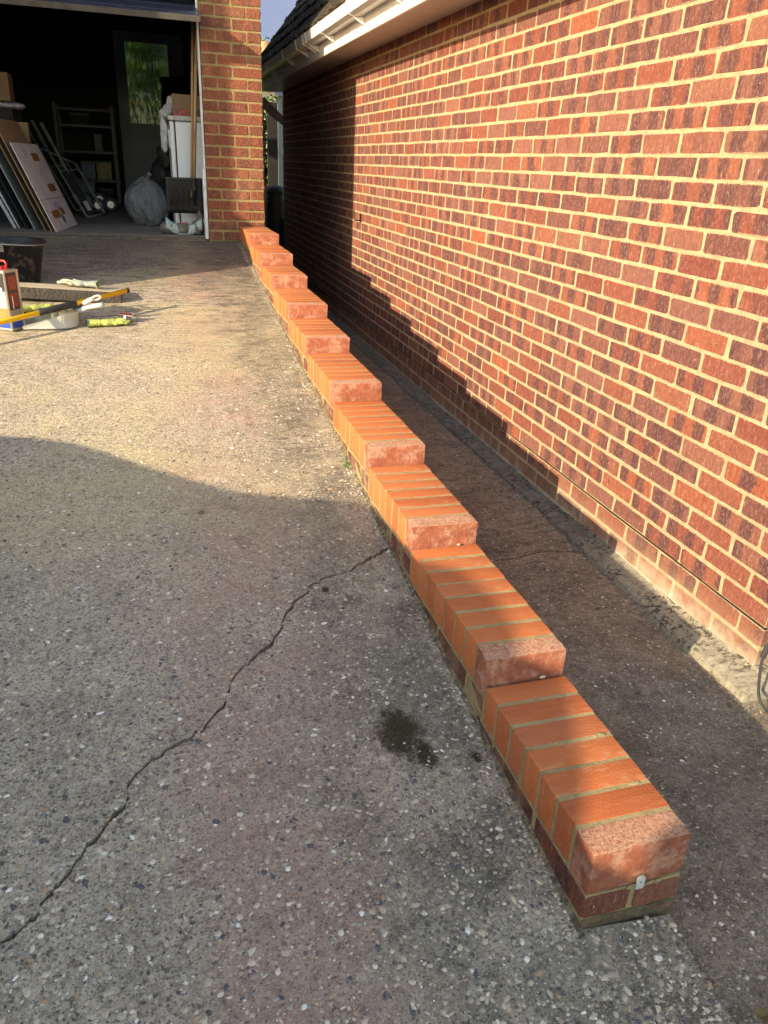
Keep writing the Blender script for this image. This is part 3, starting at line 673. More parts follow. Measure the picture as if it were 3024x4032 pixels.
for s_ in range(5):
    rs2 = random.Random(s_); bmx = bmesh.new(); bmesh.ops.create_cube(bmx, size=1)
    bmesh.ops.subdivide_edges(bmx, edges=[e for e in bmx.edges if abs(e.verts[0].co.z-e.verts[1].co.z) < .1], cuts=3, use_grid_fill=True)
    for v in bmx.verts: v.co = V((v.co.x*.33, v.co.y*.246, v.co.z*.024+.008*math.cos(v.co.y*9))) + V([.006*noise.noise(v.co*9+V((s_*5, q, 0))) for q in range(3)])
    me = bpy.data.meshes.new('tile'); bmx.to_mesh(me); bmx.free(); me.materials.append(M['tile']); tm.append(me)
cs, sn = math.cos(math.radians(52)), math.sin(math.radians(52)); tilt = -math.radians(52-4)
count = 0; rest = MB()
for r in range(13):
    for c_ in range(41):
        y = 11.05-.25*c_-(.125 if r % 2 else 0); d = .13+r*.26
        p = V((RX+d*cs-.012*sn, y, RZ+d*sn+.028*cs+.004))
        if r < 10 and c_ < 29: put('tile', random.choice(tm), roof, p+V((random.uniform(-.004, .004), 0, random.uniform(-.006, .006))), ry=tilt+random.uniform(-.02, .02))
        else:
            rest.box(-.165, .165, -.122, .122, -.012, .012, Matrix.Translation(p) @ Matrix.Rotation(tilt, 4, 'Y'))
o = rest.build('upper_tile', 'tile', roof); o['kind'] = 'stuff'
bl = []
for _ in range(420):
    y = random.uniform(4.5, 11.1); d = random.randint(0, 8)*.26+random.gauss(0, .02)+.015; bl.append(((RX+d*cs-.03*sn, y, RZ+d*sn+.03*cs), (random.uniform(.012, .035), random.uniform(.015, .06), random.uniform(.008, .024))))
o = blobs(bl).build('roof_moss', 'moss', roof); o['kind'] = 'stuff'
# black hook on the wall
m = MB(); hp = V((W, 6.80, -.39)); m.box(W-.004, W, hp.y-.02, hp.y+.02, hp.z-.06, hp.z+.01)
m.tube([hp+V((-.004, 0, -.045)), hp+V((-.05, 0, -.045)), hp+V((-.062, 0, -.03)), hp+V((-.062, 0, .04))], .006, 8)
tag(m.build('wall_hook', 'dpc', loc=hp), 'small black hook screwed to the sunlit house wall near the shadow edge', 'hook')
# cable at the corner
m = MB(); pts = [V((1.86, HY-.02, -1.10)), V((1.80, HY-.035, -1.22)), V((1.735, HY-.05, -1.31)), V((1.69, HY-.10, -1.385)), V((1.672, HY-.14, -1.425)), V((1.69, HY-.17, -1.448)), V((1.76, HY-.19, -1.452))]
sp = []
for i in range(len(pts)-1):
    a = pts[max(i-1, 0)]; b, c_ = pts[i], pts[i+1]; d = pts[min(i+2, len(pts)-1)]
    for t in np.linspace(0, 1, 8, endpoint=False): sp.append(.5*((2*b)+(c_-a)*t+(2*a-5*b+4*c_-d)*t*t+(3*b-a-3*c_+d)*t**3))
cb = thing('cable', (1.69, HY-.1, -1.45), 'looped black cable hanging at the near corner of the house wall', 'cable')
m.tube(sp, .0042, 8).build('wire', 'rubber', cb, smooth=True)
MB().tube([x+V((.006, .0, .004)) for x in sp[:18]], .0036, 8).build('wire', 'rubber', cb, smooth=True)
MB().tube([sp[15], sp[18]], .008, 8).build('clip', 'rubber', cb)

# ------------------------------------------------------------ garage
GY = 6.64; gar = thing('garage', (-.7, GY, -.61), 'brick garage with open front full of stored things and a navy up and over door', 'garage')
m = MB()
m.box(.4665, .9105, GY+.005, GY+.22, -1.7, 2.1)                       # pier
m.box(-2.35, -1.9, GY+.005, GY+.22, -1.2, 2.1); m.box(-2.35, -2.14, GY+.22, 12, -1.2, 2.1)
m.box(-1.9, .4665, GY+.005, GY+.22, 1.12, 2.1)
m.build('wall', 'garage_mortar', gar)
m = MB(); DX0, DX1, DZ1 = -.26, .60, 1.42
m.box(-2.14, DX0, 11.9, 12.0, -.7, 2.1); m.box(DX1, .70, 11.9, 12.0, -.7, 2.1); m.box(DX0, DX1, 11.9, 12.0, DZ1, 2.1)
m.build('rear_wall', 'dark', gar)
m = MB(); m.box(.66, .699, GY+.221, 11.9, -.6, 2.0); m.box(-2.14, -2.10, GY+.221, 11.9, -.6, 2.0); m.box(-2.1, .66, GY+.22, 11.9, 1.95, 2.0); m.build('lining', 'dark', gar)  # inner walls and ceiling coloured near black to keep the interior dark
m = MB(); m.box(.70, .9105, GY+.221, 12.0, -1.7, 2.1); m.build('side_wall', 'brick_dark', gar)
m = MB(); m.box(-2.6, .93, GY-.10, 6.8, 2.1, 2.25); m.box(-2.6, 1.22, 6.8, 12.2, 2.1, 2.25); m.build('roof', 'dark', gar)  # unseen right overhang added to darken the side passage
gb = brick_meshes(.215, .066, .06, 'garage_brick', 8, 21, rough=.0035); gh = brick_meshes(.1025, .066, .06, 'garage_brick', 5, 22, rough=.003)
for j in range(-2, 20):
    zc = -.455+.0775*j+.0388
    cellx = [(.4675, .215), (.6975, .215)] if j % 2 else [(.4675, .1025), (.58, .215), (.805, .1025)]
    for x, L in cellx:
        put('brick', random.choice(gb if L > .2 else gh), gar, (x+L/2+random.uniform(-.002, .002), GY+random.uniform(-.0015, .002), zc+random.uniform(-.0015, .0015)))
    for side_, x in ((-1, .4625),):
        put('brick', random.choice(gh), gar, (x+.0045, GY+.056, zc), rz=-math.pi/2)
gfm = MB(); rg = random.Random(31)
for j in range(-6, 33):
    zc = -.455+.0775*j+.0388; x = -2.35+(0 if j % 2 else -.1125)
    while x < .9:
        a, b_ = max(x, -2.35), min(x+.215, .9125)
        if b_-a > .05 and zc < 2.07 and (zc > 1.10 or b_ < -1.89 or (x > -1.95 and a < -1.9)) and not (a > -1.95 and zc < 1.16 and a < .46):
            if not (a > .44 and j < 20):
                vs, fs, uv = brick_geo(b_-a, .066, .03, rg, rough=.003); gfm.add([((a+b_)/2+v[0], GY+rg.uniform(-.001, .001)+v[1], zc+v[2]) for v in vs], fs, uv, rg.random())
        x += .225
o = gfm.build('upper_brick', 'garage_brick', gar); o['kind'] = 'stuff'
m = MB(); pr = [(.441, GY+.03), (.461, GY+.03), (.461, GY+.10), (.441, GY+.10)]
m.box(.436, .4615, GY+.02, GY+.10, -.60, -.08); m.box(.446, .4615, GY+.022, GY+.10, -.08, 1.10); m.build('door_frame', 'white_paint', gar, bevel=.003)
# up and over door, tipped open
th = math.radians(17); T = Matrix.Translation((0, 6.39, .872)) @ Matrix.Rotation(th, 4, 'X')
m = MB(); m.box(-1.86, .452, .01, 2.12, 0, .028, T)
for i in range(9): m.box(-1.84, .43, .10+i*.22, .11+i*.22, .028, .032, T)
dp = m.build('door_panel', 'navy', gar)
m = MB(); m.box(-1.865, .457, -.004, .012, -.012, .024, T); m.build('bottom_rail', 'rail_grey', dp, bevel=.002)
# floor
m = MB(); m.box(-2.1, .66, GY+.11, 11.9, -.72, -.585); tag(m.build('garage_floor', 'garage_floor'), kind='structure')
o = slab_obj('threshold', refine([(-2.3, 6.628), (-1.2, 6.63), (.1, 6.626), (.44, 6.628)], .003)+[(.44, 6.74), (-.02, 6.74), (-.06, 6.742), (-2.3, 6.74)], shift=.004)
# rear door with obscured glass
dr = thing('rear_door', ((DX0+DX1)/2, 11.9, -.585), 'grey back door with an obscured glass pane at the dark end of the garage', 'door')
m = MB(); gx0, gx1, gz0, gz1 = -.125, .405, .375, 1.315
m.box(DX0+.05, gx0, 11.86, 11.9, -.58, 1.40); m.box(gx1, DX1-.05, 11.86, 11.9, -.58, 1.40); m.box(gx0, gx1, 11.86, 11.9, gz1, 1.40); m.box(gx0, gx1, 11.86, 11.9, .24, gz0)
m.box(gx0, gx1, 11.875, 11.9, -.58, .24); m.box(gx0+.06, gx1-.06, 11.868, 11.876, -.45, .17)
m.build('leaf', 'door_grey', dr, bevel=.004)
m = MB(); m.box(DX0, DX0+.05, 11.84, 11.95, -.585, DZ1); m.box(DX1-.05, DX1, 11.84, 11.95, -.585, DZ1); m.box(DX0+.05, DX1-.05, 11.84, 11.95, 1.40, DZ1); m.build('frame', 'door_grey', dr)
m = MB(); m.box(gx0, gx1, 11.875, 11.882, gz0, gz1); m.build('glass', 'obscure', dr)
m = MB(); m.tube([(DX1-.08, 11.84, .42), (DX1-.18, 11.84, .42)], .009, 8); m.build('handle', 'steel', dr)
# unseen wing added left of the drive, shaped to shade the garage front
wg = thing('shade_wing', (-3.4, 5.6, -.9), 'brick side wing added out of view left of the garage to shade the garage front', 'building')
m = MB(); m.box(-5.6, -2.6, 4.94, 9, -1.2, 3.3); m.build('wall', 'brickwall', wg)
m = MB(); m.box(-5.7, -2.62, 5.0, 9.1, 3.3, 3.45); m.build('roof', 'dark', wg)
bs = thing('shade_bin_store', (-3, 4.45, -.95), 'timber bin store with a sloping lid added out of view beside the wing to cast shade', 'shed')  # unseen caster; its sloping top shapes the shadow by the garage
m = MB(); m.add(*[[(x, y, z) for x in (-3.4, -2.6) for y, z in ((4.13, -1.1), (4.935, -1.1), (4.935, 1.01), (4.13, .76))], [(0, 1, 2, 3), (4, 7, 6, 5), (0, 3, 7, 4), (3, 2, 6, 7), (1, 5, 6, 2)]]); m.build('carcass', 'timber', bs)

# unseen car added left of the drive, its outline shaped for the near shadow
car = thing('shadow_car', (-2.9, 1.0, gz(1)), 'dark car added out of view left of the drive to shade the near concrete', 'car')
sil = [(4.0, -.98), (4.05, -.72), (3.8, -.62), (2.75, -.50), (2.485, -.46), (2.37, -.403), (2.23, -.348), (2.04, -.30), (1.84, -.256), (1.66, -.21), (1.5, -.167), (1.33, -.10), (1.2, -.025), (1.08, .02), (.8, .055), (.53, .08), (.36, .135), (.18, .150), (.04, .145), (-.18, .10), (-.4, .055), (-.55, .0), (-.60, -.03), (-.62, -.06), (-.63, -.75), (-.6, -1.25), (0, -1.30), (3.2, -1.05)]
sil = [(y, z) for y, z in sil]
def ringx(x, ins): return [(x, .9+(y-.9)*(1-ins*.03), z-(ins*.05 if z > -.5 else 0)) for y, z in sil]
rings = [ringx(-3.65, 1), ringx(-3.6, 0), ringx(-2.0, 0), ringx(-1.97, 1)]
n_ = len(sil); vs = sum(rings, []); fs = [(r*n_+i, r*n_+(i+1) % n_, (r+1)*n_+(i+1) % n_, (r+1)*n_+i) for r in range(3) for i in range(n_)]+[tuple(range(n_))[::-1], tuple(range(3*n_, 4*n_))]
MB().add(vs, fs).build('body', 'carpaint', car)
m = MB(); m.slab([(-1.963, 2.0, -.40), (-1.963, 1.2, -.12), (-1.963, .6, -.04), (-1.963, .6, -.42)], (-.004, 0, 0)); m.slab([(-1.963, .5, -.42), (-1.963, .5, -.03), (-1.963, -.3, -.06), (-1.963, -.5, -.42)], (-.004, 0, 0)); m.build('window', 'carglass', car)
for x in (-2.1, -3.5):
    for y in (-.3, 3.1):
        z = gz(y)+.31; wh = MB().tube([(x-.1, y, z), (x+.1, y, z)], .31, 24).build('wheel', 'rubber', car, bevel=.02); MB().tube([(x+.09, y, z), (x+.112, y, z)], .19, 16).build('hub', 'silver', wh)
MB().box(-2.3, -2.02, 4.02, 4.06, -.82, -.72).build('headlight', 'upvc', car); MB().box(-3.58, -3.3, 4.02, 4.06, -.82, -.72).build('headlight', 'upvc', car)

van = thing('shadow_van', (-2.9, -3.2, gz(-3)), 'dark van added out of view behind the car to shade the near path', 'van')  # unseen caster, slanted along the sun to extend the near shadow
MB().slab([(-3.7, -1.49, -1.9), (-3.7, -1.49, -.35), (-3.7, -1.49, .10), (-3.7, -1.75, .55), (-3.7, -2.2, .72), (-3.7, -6.0, .72), (-3.7, -6.1, -1.9)], (1.72, .894, 0)).build('body', 'carpaint', van, bevel=.05)
MB().slab([(-3.5, -1.45, .14), (-2.2, -.77, .14), (-2.2, -.94, .50), (-3.5, -1.62, .50)], (0, .004, .004)).build('windscreen', 'carglass', van)
for x in (-2.05, -3.6):
    for y in (-2.4, -5.0): MB().tube([(x-.1, y, gz(y)+.34), (x+.1, y, gz(y)+.34)], .34, 24).build('wheel', 'rubber', van, bevel=.02)

# ------------------------------------------------------------ things on the drive
# bucket
bx, by, bz = -.825, 5.40, gz(5.4)
b = thing('bucket', (bx, by, bz), 'black builder bucket with cement splashes standing on the drive by the garage', 'bucket')
MB().lathe((bx, by, bz), [(.0, .004), (.130, .004), (.136, 0), (.140, .01), (.186, .235), (.196, .238), (.198, .252), (.190, .256), (.182, .25), (.134, .02), (0, .012)], 40).build('body', 'dirty_black', b, smooth=True)
MB().lathe((bx, by, bz), [(.197, .236), (.203, .238), (.203, .246), (.197, .248)], 40).build('rim', 'dirty_black', b, smooth=True)
pts = [(bx+.203*math.cos(a), by+.203*math.sin(a), bz+.245-.012*math.sin((a-1.2))**2) for a in np.linspace(-1.75, 1.4, 24)]
MB().tube(pts, .0032, 6).build('handle', 'steel', b)
for a in (-1.75, 1.4):
    lg = MB().box(-.022, .022, -.004, .004, -.025, .014, Matrix.Translation((bx+.2*math.cos(a), by+.2*math.sin(a), bz+.225)) @ Matrix.Rotation(a+math.pi/2, 4, 'Z')).build('lug', 'grime', b, bevel=.002)
# tin
cx_, cy_ = -.734, 4.43; e1 = V((-.81, .588, 0)).normalized(); e2 = V((.588, .81, 0)).normalized(); cz0 = gz(4.5)+.002; H = .305
tin = thing('metal_can', (cx_, cy_, cz0), 'tall rectangular metal can with red handle and printed label at the left edge', 'can')
O = V((cx_, cy_, cz0)); TM = Matrix((( e1.x, e2.x, 0, O.x), (e1.y, e2.y, 0, O.y), (0, 0, 1, O.z), (0, 0, 0, 1)))
MB().box(0, .17, 0, .098, .004, H-.004, TM).build('body', 'tin', tin, bevel=.008)
for z in (0, H-.008): MB().box(-.0025, .1725, -.0025, .1005, z, z+.007, TM).build('rim', 'tin', tin, bevel=.003)
def pnl(name, a0, a1, z0, z1, mat, face, pr=.0008):
    if face == 'L': return MB().box(a0, a1, -pr, .002, z0, z1, TM).build(name, mat, tin)
    return MB().box(-pr, .002, a0, a1, z0, z1, TM).build(name, mat, tin)
pnl('label_panel', .008, .162, .012, H-.012, 'tin_grey', 'L'); pnl('label_panel', .008, .162, .20, H-.012, 'tin_dark', 'L', .0012)
pnl('label_panel', .008, .162, .012, .045, 'tin_blue', 'L', .0014); pnl('label_panel', .008, .10, .045, .112, 'tin_orange', 'L', .0014)
pnl('label_panel', .008, .078, .012, H-.012, 'tin_dark', 'R'); pnl('label_panel', .018, .072, .205, .275, 'tin_photo', 'R', .0016); pnl('label_panel', .020, .070, .118, .190, 'tin_photo', 'R', .0016)
pnl('label_panel', .008, .078, .045, .105, 'tin_beige', 'R', .0014); pnl('label_panel', .008, .078, .012, .045, 'tin_blue', 'R', .0014); pnl('label_panel', .030, .036, .11, .175, 'print_white', 'R', .0020)
MB().box(-.004, .001, .080, .092, .004, H-.004, TM).build('seam', 'tin', tin)
def text(body, size, u, z, mat):
    c = bpy.data.curves.new('lettering', 'FONT'); c.body = body; c.size = size; c.extrude = .0004; c.offset = .0012*size/.05; c.align_x = 'RIGHT'; c.materials.append(M[mat])
    o = bpy.data.objects.new('lettering', c); C.objects.link(o); o.parent = tin
    o2 = bpy.data.objects.new('lettering', bpy.data.meshes.new_from_object(o)); C.objects.link(o2); bpy.data.objects.remove(o); o = o2; o.parent = tin
    R3 = Matrix(((-e1.x, 0, -e2.x), (-e1.y, 0, -e2.y), (0, 1, 0))); o.matrix_local = Matrix.Translation((TM @ V((u, -.0020, z)))-wloc(tin)) @ R3.to_4x4(); return o
text('R', .052, .018, .183, 'print_white'); text('L', .042, .026, .148, 'print_white'); text('ST', .016, .016, .122, 'print_white'); text('S', .028, .030, .236, 'red')
hp = [TM @ V(p) for p in ((.03, .05, H), (.022, .05, H+.032), (.03, .05, H+.042), (.12, .05, H+.042), (.13, .05, H+.03), (.125, .05, H))]
MB().tube(hp, .006, 8).build('handle', 'red', tin, smooth=True); MB().tube([TM @ V((.06, .05, H)), TM @ V((.06, .05, H+.014))], .017, 16).build('cap', 'red', tin)
# timber beam
bt = math.atan(.06); bm4 = Matrix.Translation((-.192, 4.95, gz(4.95)-.004)) @ Matrix.Rotation(bt, 4, 'Y') @ Matrix.Rotation(.0, 4, 'Z')
bw = thing('timber_post', (-.6, 5.02, gz(5.0)), 'weathered dark timber post lying on the drive under a glove', 'timber')
m = MB(); m.box(-.86, 0, 0, .16, 0, .066, bm4); o = m.build('post', 'timber', bw, bevel=.004)
m = MB(); m.box(-.859, -.001, .001, .159, .0658, .068, bm4); m.build('top_face', 'timber_top', bw)
# pole
PR = V((-.142, 4.755, -.716)); PD = (V((-.764, 4.30, -.809))-PR).normalized()
pl = thing('tool_handle', (-.5, 4.5, gz(4.5)), 'yellow fibreglass tool handle with black grip lying across the dustpan', 'tool')
MB().tube([PR, PR+PD*1.55], .0135, 14).build('shaft', 'yellow', pl, smooth=True)
MB().tube([PR+PD*.34, PR+PD*.345, PR+PD*.56, PR+PD*.565], [.014, .0175, .0175, .014], 14).build('grip', 'rubber', pl, smooth=True)
MB().tube([PR-PD*.003, PR+PD*.016], .0145, 14).build('end_cap', 'timber', pl)
# dustpan and brush
dpz = gz(4.52)+.002; dp = thing('dustpan', (-.55, 4.55, dpz), 'grey plastic dustpan with its handle to the right below the yellow pole', 'dustpan')
def pan(y0, y1, t, mat, name):
    m = MB(); L_, R_ = -.685, -.405; N = 18
    outer = []; 
    for i in range(N+1):
        a = math.pi*(i/N)-math.pi/2; x = R_-.10+.10*math.cos(a); y = (y0+y1)/2+(y1-y0)/2*math.sin(a); outer.append((x, y))
    out = [(L_, y0)] + outer + [(L_, y1)]
    def hgt(x): return .018+.062*max(0, min(1, (x-L_)/.23))
    n = len(out); top = [(x, y, dpz+hgt(x)) for x, y in out]; bot = [(L_+(x-L_)*.96, (y0+y1)/2+(y-(y0+y1)/2)*.93, dpz) for x, y in out]
    ti = [((x+L_)/2+(x-(x+L_)/2)*(1-t*6), (y0+y1)/2+(y-(y0+y1)/2)*(1-t*14), dpz+hgt(x)-.001) for x, y in out]; bi = [(p[0], p[1], dpz+.004) for p in ti]
    vs = bot+top+ti+bi; fs = []
    for i in range(n-1):
        fs += [(i, i+1, n+i+1, n+i), (n+i, n+i+1, 2*n+i+1, 2*n+i), (2*n+i, 2*n+i+1, 3*n+i+1, 3*n+i)]
    fs += [tuple(range(n))[::-1], tuple(range(3*n, 4*n))]
    m.add(vs, fs); return m.build(name, mat, dp)
pan(4.45, 4.66, .004, 'grey_plastic', 'pan')
MB().tube([(-.415, 4.56, dpz+.072), (-.36, 4.55, dpz+.095), (-.315, 4.53, dpz+.108), (-.272, 4.51, dpz+.118)], [.018, .012, .013, .015], 12).build('handle', 'grey_plastic', dp, smooth=True)
br = thing('hand_brush', (-.5, 4.57, dpz+.06), 'grey hand brush with cream bristles and looped white handle lying in the dustpan', 'brush')
MB().tube([(-.60, 4.58, dpz+.075), (-.53, 4.575, dpz+.080), (-.44, 4.57, dpz+.085), (-.38, 4.57, dpz+.115)], [.014, .018, .015, .010], 12).build('head', 'dark_grey', br, smooth=True)
MB().tube([(-.385, 4.57, dpz+.112), (-.34, 4.568, dpz+.135), (-.325, 4.568, dpz+.142)], [.010, .012, .012], 12).build('handle', 'upvc', br, smooth=True)
lp = [(-.325+.02*math.cos(a)*1.1+.018, 4.568, dpz+.146+.011*math.sin(a)+.25*.02*math.cos(a)) for a in np.linspace(0, 2*math.pi, 17)]
MB().tube(lp, .005, 8).build('hanging_loop', 'upvc', br)
m = MB()
for i in range(420):
    x = random.uniform(-.625, -.42); y = random.uniform(4.53, 4.60); p = V((x, y, dpz+.075)); d_ = V((random.uniform(-.006, .006)-.004, (y-4.52)*.25-.02, random.uniform(.006, .018) if i % 2 else -.045))
    m.tube([p, p+d_], .0011, 3, False)
m.build('bristles', 'bristle', br)
# gloves
def glove(name, org, ang, mat, cuffmat, label, flip=1, tilt=0.):
    t = thing(name, org, label, 'glove'); A = Matrix.Translation(org) @ Matrix.Rotation(ang, 4, 'Z') @ Matrix.Rotation(tilt, 4, 'Y')
    bl_ = [((0, 0, .018), (.050, .042, .018)), ((.03, .004*flip, .018), (.035, .042, .016)), ((-.045, 0, .018), (.035, .038, .018))]
    for k, (dy, ln, cu) in enumerate(((.032, .068, .5), (.011, .078, .2), (-.011, .072, .7), (-.031, .056, .3))):
        for s_ in np.linspace(0, 1, 7): bl_.append(((.045+ln*s_*(1-.12*cu), dy*(1+.15*s_), .017+.016*math.sin(s_*3)*cu), .0115-.002*s_))
    for s_ in np.linspace(0, 1, 7): bl_.append(((-.01+.055*s_, (.040+.036*s_)*flip, .017+.004*s_), .0125-.0025*s_))
    mm = blobs(bl_); mm.v = [tuple(A @ V(v)) for v in mm.v]
    vs = [V(v) for v in mm.v]; mm.v = [tuple(v+V([.0035*noise.noise(v*55+V((q*9, 0, 0))) for q in range(3)])) for v in vs]
    mm.build('body', mat, t, remesh=.0035)
    c = MB(); ring = []
    for s_, r1, r2 in ((-.05, .038, .016), (-.075, .042, .019), (-.10, .045, .021)):
        ring += [A @ V((s_+.004*math.sin(3*a), r1*math.cos(a), .0195+r2*math.sin(a))) for a in np.linspace(0, 2*math.pi, 20, endpoint=False)]
    fs = [(i*20+k, i*20+(k+1) % 20, (i+1)*20+(k+1) % 20, (i+1)*20+k) for i in range(2) for k in range(20)]
    c.add(ring, fs); c.build('cuff', mat, t, smooth=True)
    c = MB(); c.tube([A @ V((-.101+.004*math.sin(3*a), .0455*math.cos(a), .0195+.0215*math.sin(a))) for a in np.linspace(0, 2*math.pi, 21)], .0028, 6); c.build('binding', cuffmat, t)
    return t
glove('work_glove', (-.425, 5.05, gz(4.95)+.083), math.pi-.12, 'glove_a', 'glove_b', 'pale grey green work glove lying on top of the timber post', -1, -.055)
glove('work_glove', (-.265, 4.535, gz(4.53)), .12, 'glove_b', 'cuff', 'bright yellow green work glove on the concrete beside the tape measure', 1)
glove('work_glove', (-.66, 4.80, gz(4.8)), .5, 'glove_b', 'cuff', 'green glove tucked under the timber post beside the metal can', 1)
# tape measure
tp = thing('tape_measure', (-.165, 4.60, gz(4.6)), 'small red and white tape measure resting on the yellow green glove', 'tape measure')
TA = Matrix.Translation((-.168, 4.60, gz(4.6)+.012)) @ Matrix.Rotation(-.25, 4, 'Z') @ Matrix.Rotation(.08, 4, 'Y')
MB().box(-.035, .038, -.018, .022, 0, .030, TA).build('case', 'upvc', tp, bevel=.006)
MB().box(-.030, .036, -.014, .018, .0295, .033, TA).build('top', 'red', tp, bevel=.002); MB().box(.008, .039, -.0205, -.016, .004, .026, TA).build('mouth', 'rubber', tp, bevel=.002)
MB().box(-.036, -.004, -.0195, -.016, .005, .028, TA).build('label_patch', 'dark_grey', tp, bevel=.002)

# ------------------------------------------------------------ things in the garage
FZ0 = -.585
# leaning sheets (bottom edge on floor, top leaning to the left)
def lean(name, b0, b1, t1, t0, th, mat, label, cat, group=None):
    t = thing(name, b0, label, cat, group); MB().slab([b0, b1, t1, t0], (-th*.95, 0, -th*.3)).build('sheet', mat, t); return t
wc = thing('flattened_box', (-.70, 6.83, FZ0), 'flattened white cardboard box with brown tape leaning just inside the garage', 'cardboard')
A0, A1, A3 = V((-.700, 6.83, FZ0)), V((-.600, 7.60, FZ0)), V((-.945, 6.83, .040)); A2 = A1+A3-A0+V((.02, 0, 0))*0
def onc(u, v, off=0.):                                # u along the foot, v up the sheet
    p = A0.lerp(A1, u).lerp(A3.lerp(A2, u), v); n = (A1-A0).cross(A3-A0).normalized()
    if n.x < 0: n = -n
    return p+n*off
for (v0, v1, mt, nm) in ((0, .362, 'white_card', 'panel'), (.368, 1, 'white_card', 'panel')):
    MB().slab([onc(0, v0), onc(1, v0), onc(1, v1), onc(0, v1)], (-.006, 0, -.003)).build(nm, mt, wc)
for u0, u1, v0, v1 in ((.52, .78, .80, .89), (.55, .84, .44, .53), (.18, .50, .14, .23), (.55, .72, .165, .245)):
    MB().slab([onc(u0, v0, .001), onc(u1, v0, .001), onc(u1, v1, .001), onc(u0, v1, .001)], (-.0008, 0, 0)).build('tape', 'tape', wc)
for u, v, r in ((.54, .115, .055), (.52, .105, .03)):
    MB().slab([onc(u+r*c_*1.1, v+r*s_*.95, .0012) for c_, s_ in ph(14)], (-.0006, 0, 0)).build('printed_mark', 'blue_ink', wc)
for k in range(5):
    MB().slab([onc(.42+.05*k, .235, .0012), onc(.44+.05*k, .235, .0012), onc(.44+.05*k, .325-.01*(k % 2), .0012), onc(.42+.05*k, .325-.01*(k % 2), .0012)], (-.0006, 0, 0)).build('printed_mark', 'blue_ink', wc)
for (u, v0, v1) in ((.58, .60, .70), (.47, .62, .70), (.30, .86, .92), (.36, .84, .92), (.25, .72, .76)):
    MB().slab([onc(u, v0, .0012), onc(u+.015, v0, .0012), onc(u+.015, v1, .0012), onc(u, v1, .0012)], (-.0006, 0, 0)).build('printed_mark', 'blue_ink', wc)
MB().slab([onc(.28, 0, .0016), onc(.285, 0, .0016), onc(.285, 1, .0016), onc(.28, 1, .0016)], (-.001, 0, 0)).build('crease', 'card', wc)
for k, (dx, top, mat, lab, nm, cat) in enumerate(((-.035, .20, 'card', 'plain brown cardboard sheet leaning directly behind the white box', 'cardboard_sheet', 'cardboard'), (-.085, .17, 'card', 'darker brown cardboard sheet leaning second behind the white box', 'cardboard_sheet', 'cardboard'),
        (-.17, .06, 'grey_board', 'pale grey green board leaning behind the brown cardboard', 'grey_board', 'board'), (-.235, -.02, 'dark', 'dark narrow board leaning between the grey boards', 'dark_board', 'board'), (-.30, .02, 'silver', 'silvery metal panel leaning at the left of the stack', 'metal_sheet', 'sheet'))):
    y0 = 6.86+.06*k; b0 = V((-.70+dx, y0, FZ0)); h = top-FZ0; t0 = b0+V((-.40*h, 0, h))
    lean(nm, b0, b0+V((.09, .62, 0)), t0+V((.09, .62, 0)), t0, .009, mat, lab, cat)
lad = thing('folded_ladder', (-1.08, 7.25, FZ0), 'folded aluminium ladder leaning at the left edge inside the garage', 'ladder')
for k, y in enumerate((7.08, 7.40)):
    b0 = V((-1.03-.02*k, y, FZ0)); MB().tube([b0, b0+V((-.42, .0, 1.0))], .016, 4).build('rail', 'silver', lad)
for i in range(4):
    p = V((-1.03, 7.08, FZ0))+V((-.42, 0, 1.0))*(.12+.25*i); MB().tube([p, p+V((-.02, .32, 0))], .011, 6).build('rung', 'silver', lad)
# boxes and bundles upper left
def cbox(x0, x1, y0, y1, z0, z1, lab, mat='card', name='cardboard_box', cat='box'):
    t = thing(name, ((x0+x1)/2, (y0+y1)/2, z0), lab, cat); MB().box(x0, x1, y0, y1, z0, z1).build('carton', mat, t, bevel=.004)
    MB().box((x0+x1)/2-.025, (x0+x1)/2+.025, y0-.001, y1, z1, z1+.001).build('tape', 'tape', t); return t
cab = thing('storage_cabinet', (-1.40, 7.95, FZ0), 'dark storage cabinet in the shadows behind the leaning sheets', 'cabinet')
MB().box(-1.9, -1.02, 7.72, 8.3, FZ0, .30).build('carcass', 'dark', cab); MB().box(-1.88, -1.46, 7.705, 7.72, -.5, .27).build('door', 'dark', cab); MB().box(-1.44, -1.04, 7.705, 7.72, -.5, .27).build('door', 'dark', cab)
cbox(-1.32, -1.02, 7.74, 8.0, .355, .565, 'brown cardboard box high on the left side of the garage'); MB
pl_ = thing('folded_dust_sheet', (-1.15, 7.85, .30), 'pale folded dust sheet under the high cardboard box', 'sheet')
blobs([((-1.2+.07*i, 7.82, .325), (.07, .10, .028)) for i in range(4)]).build('cloth', 'white_sack', pl_, remesh=.008)
cbox(-1.22, -.90, 7.62, 7.72, .03, .20, 'brown cardboard carton on its side behind the tall white card')
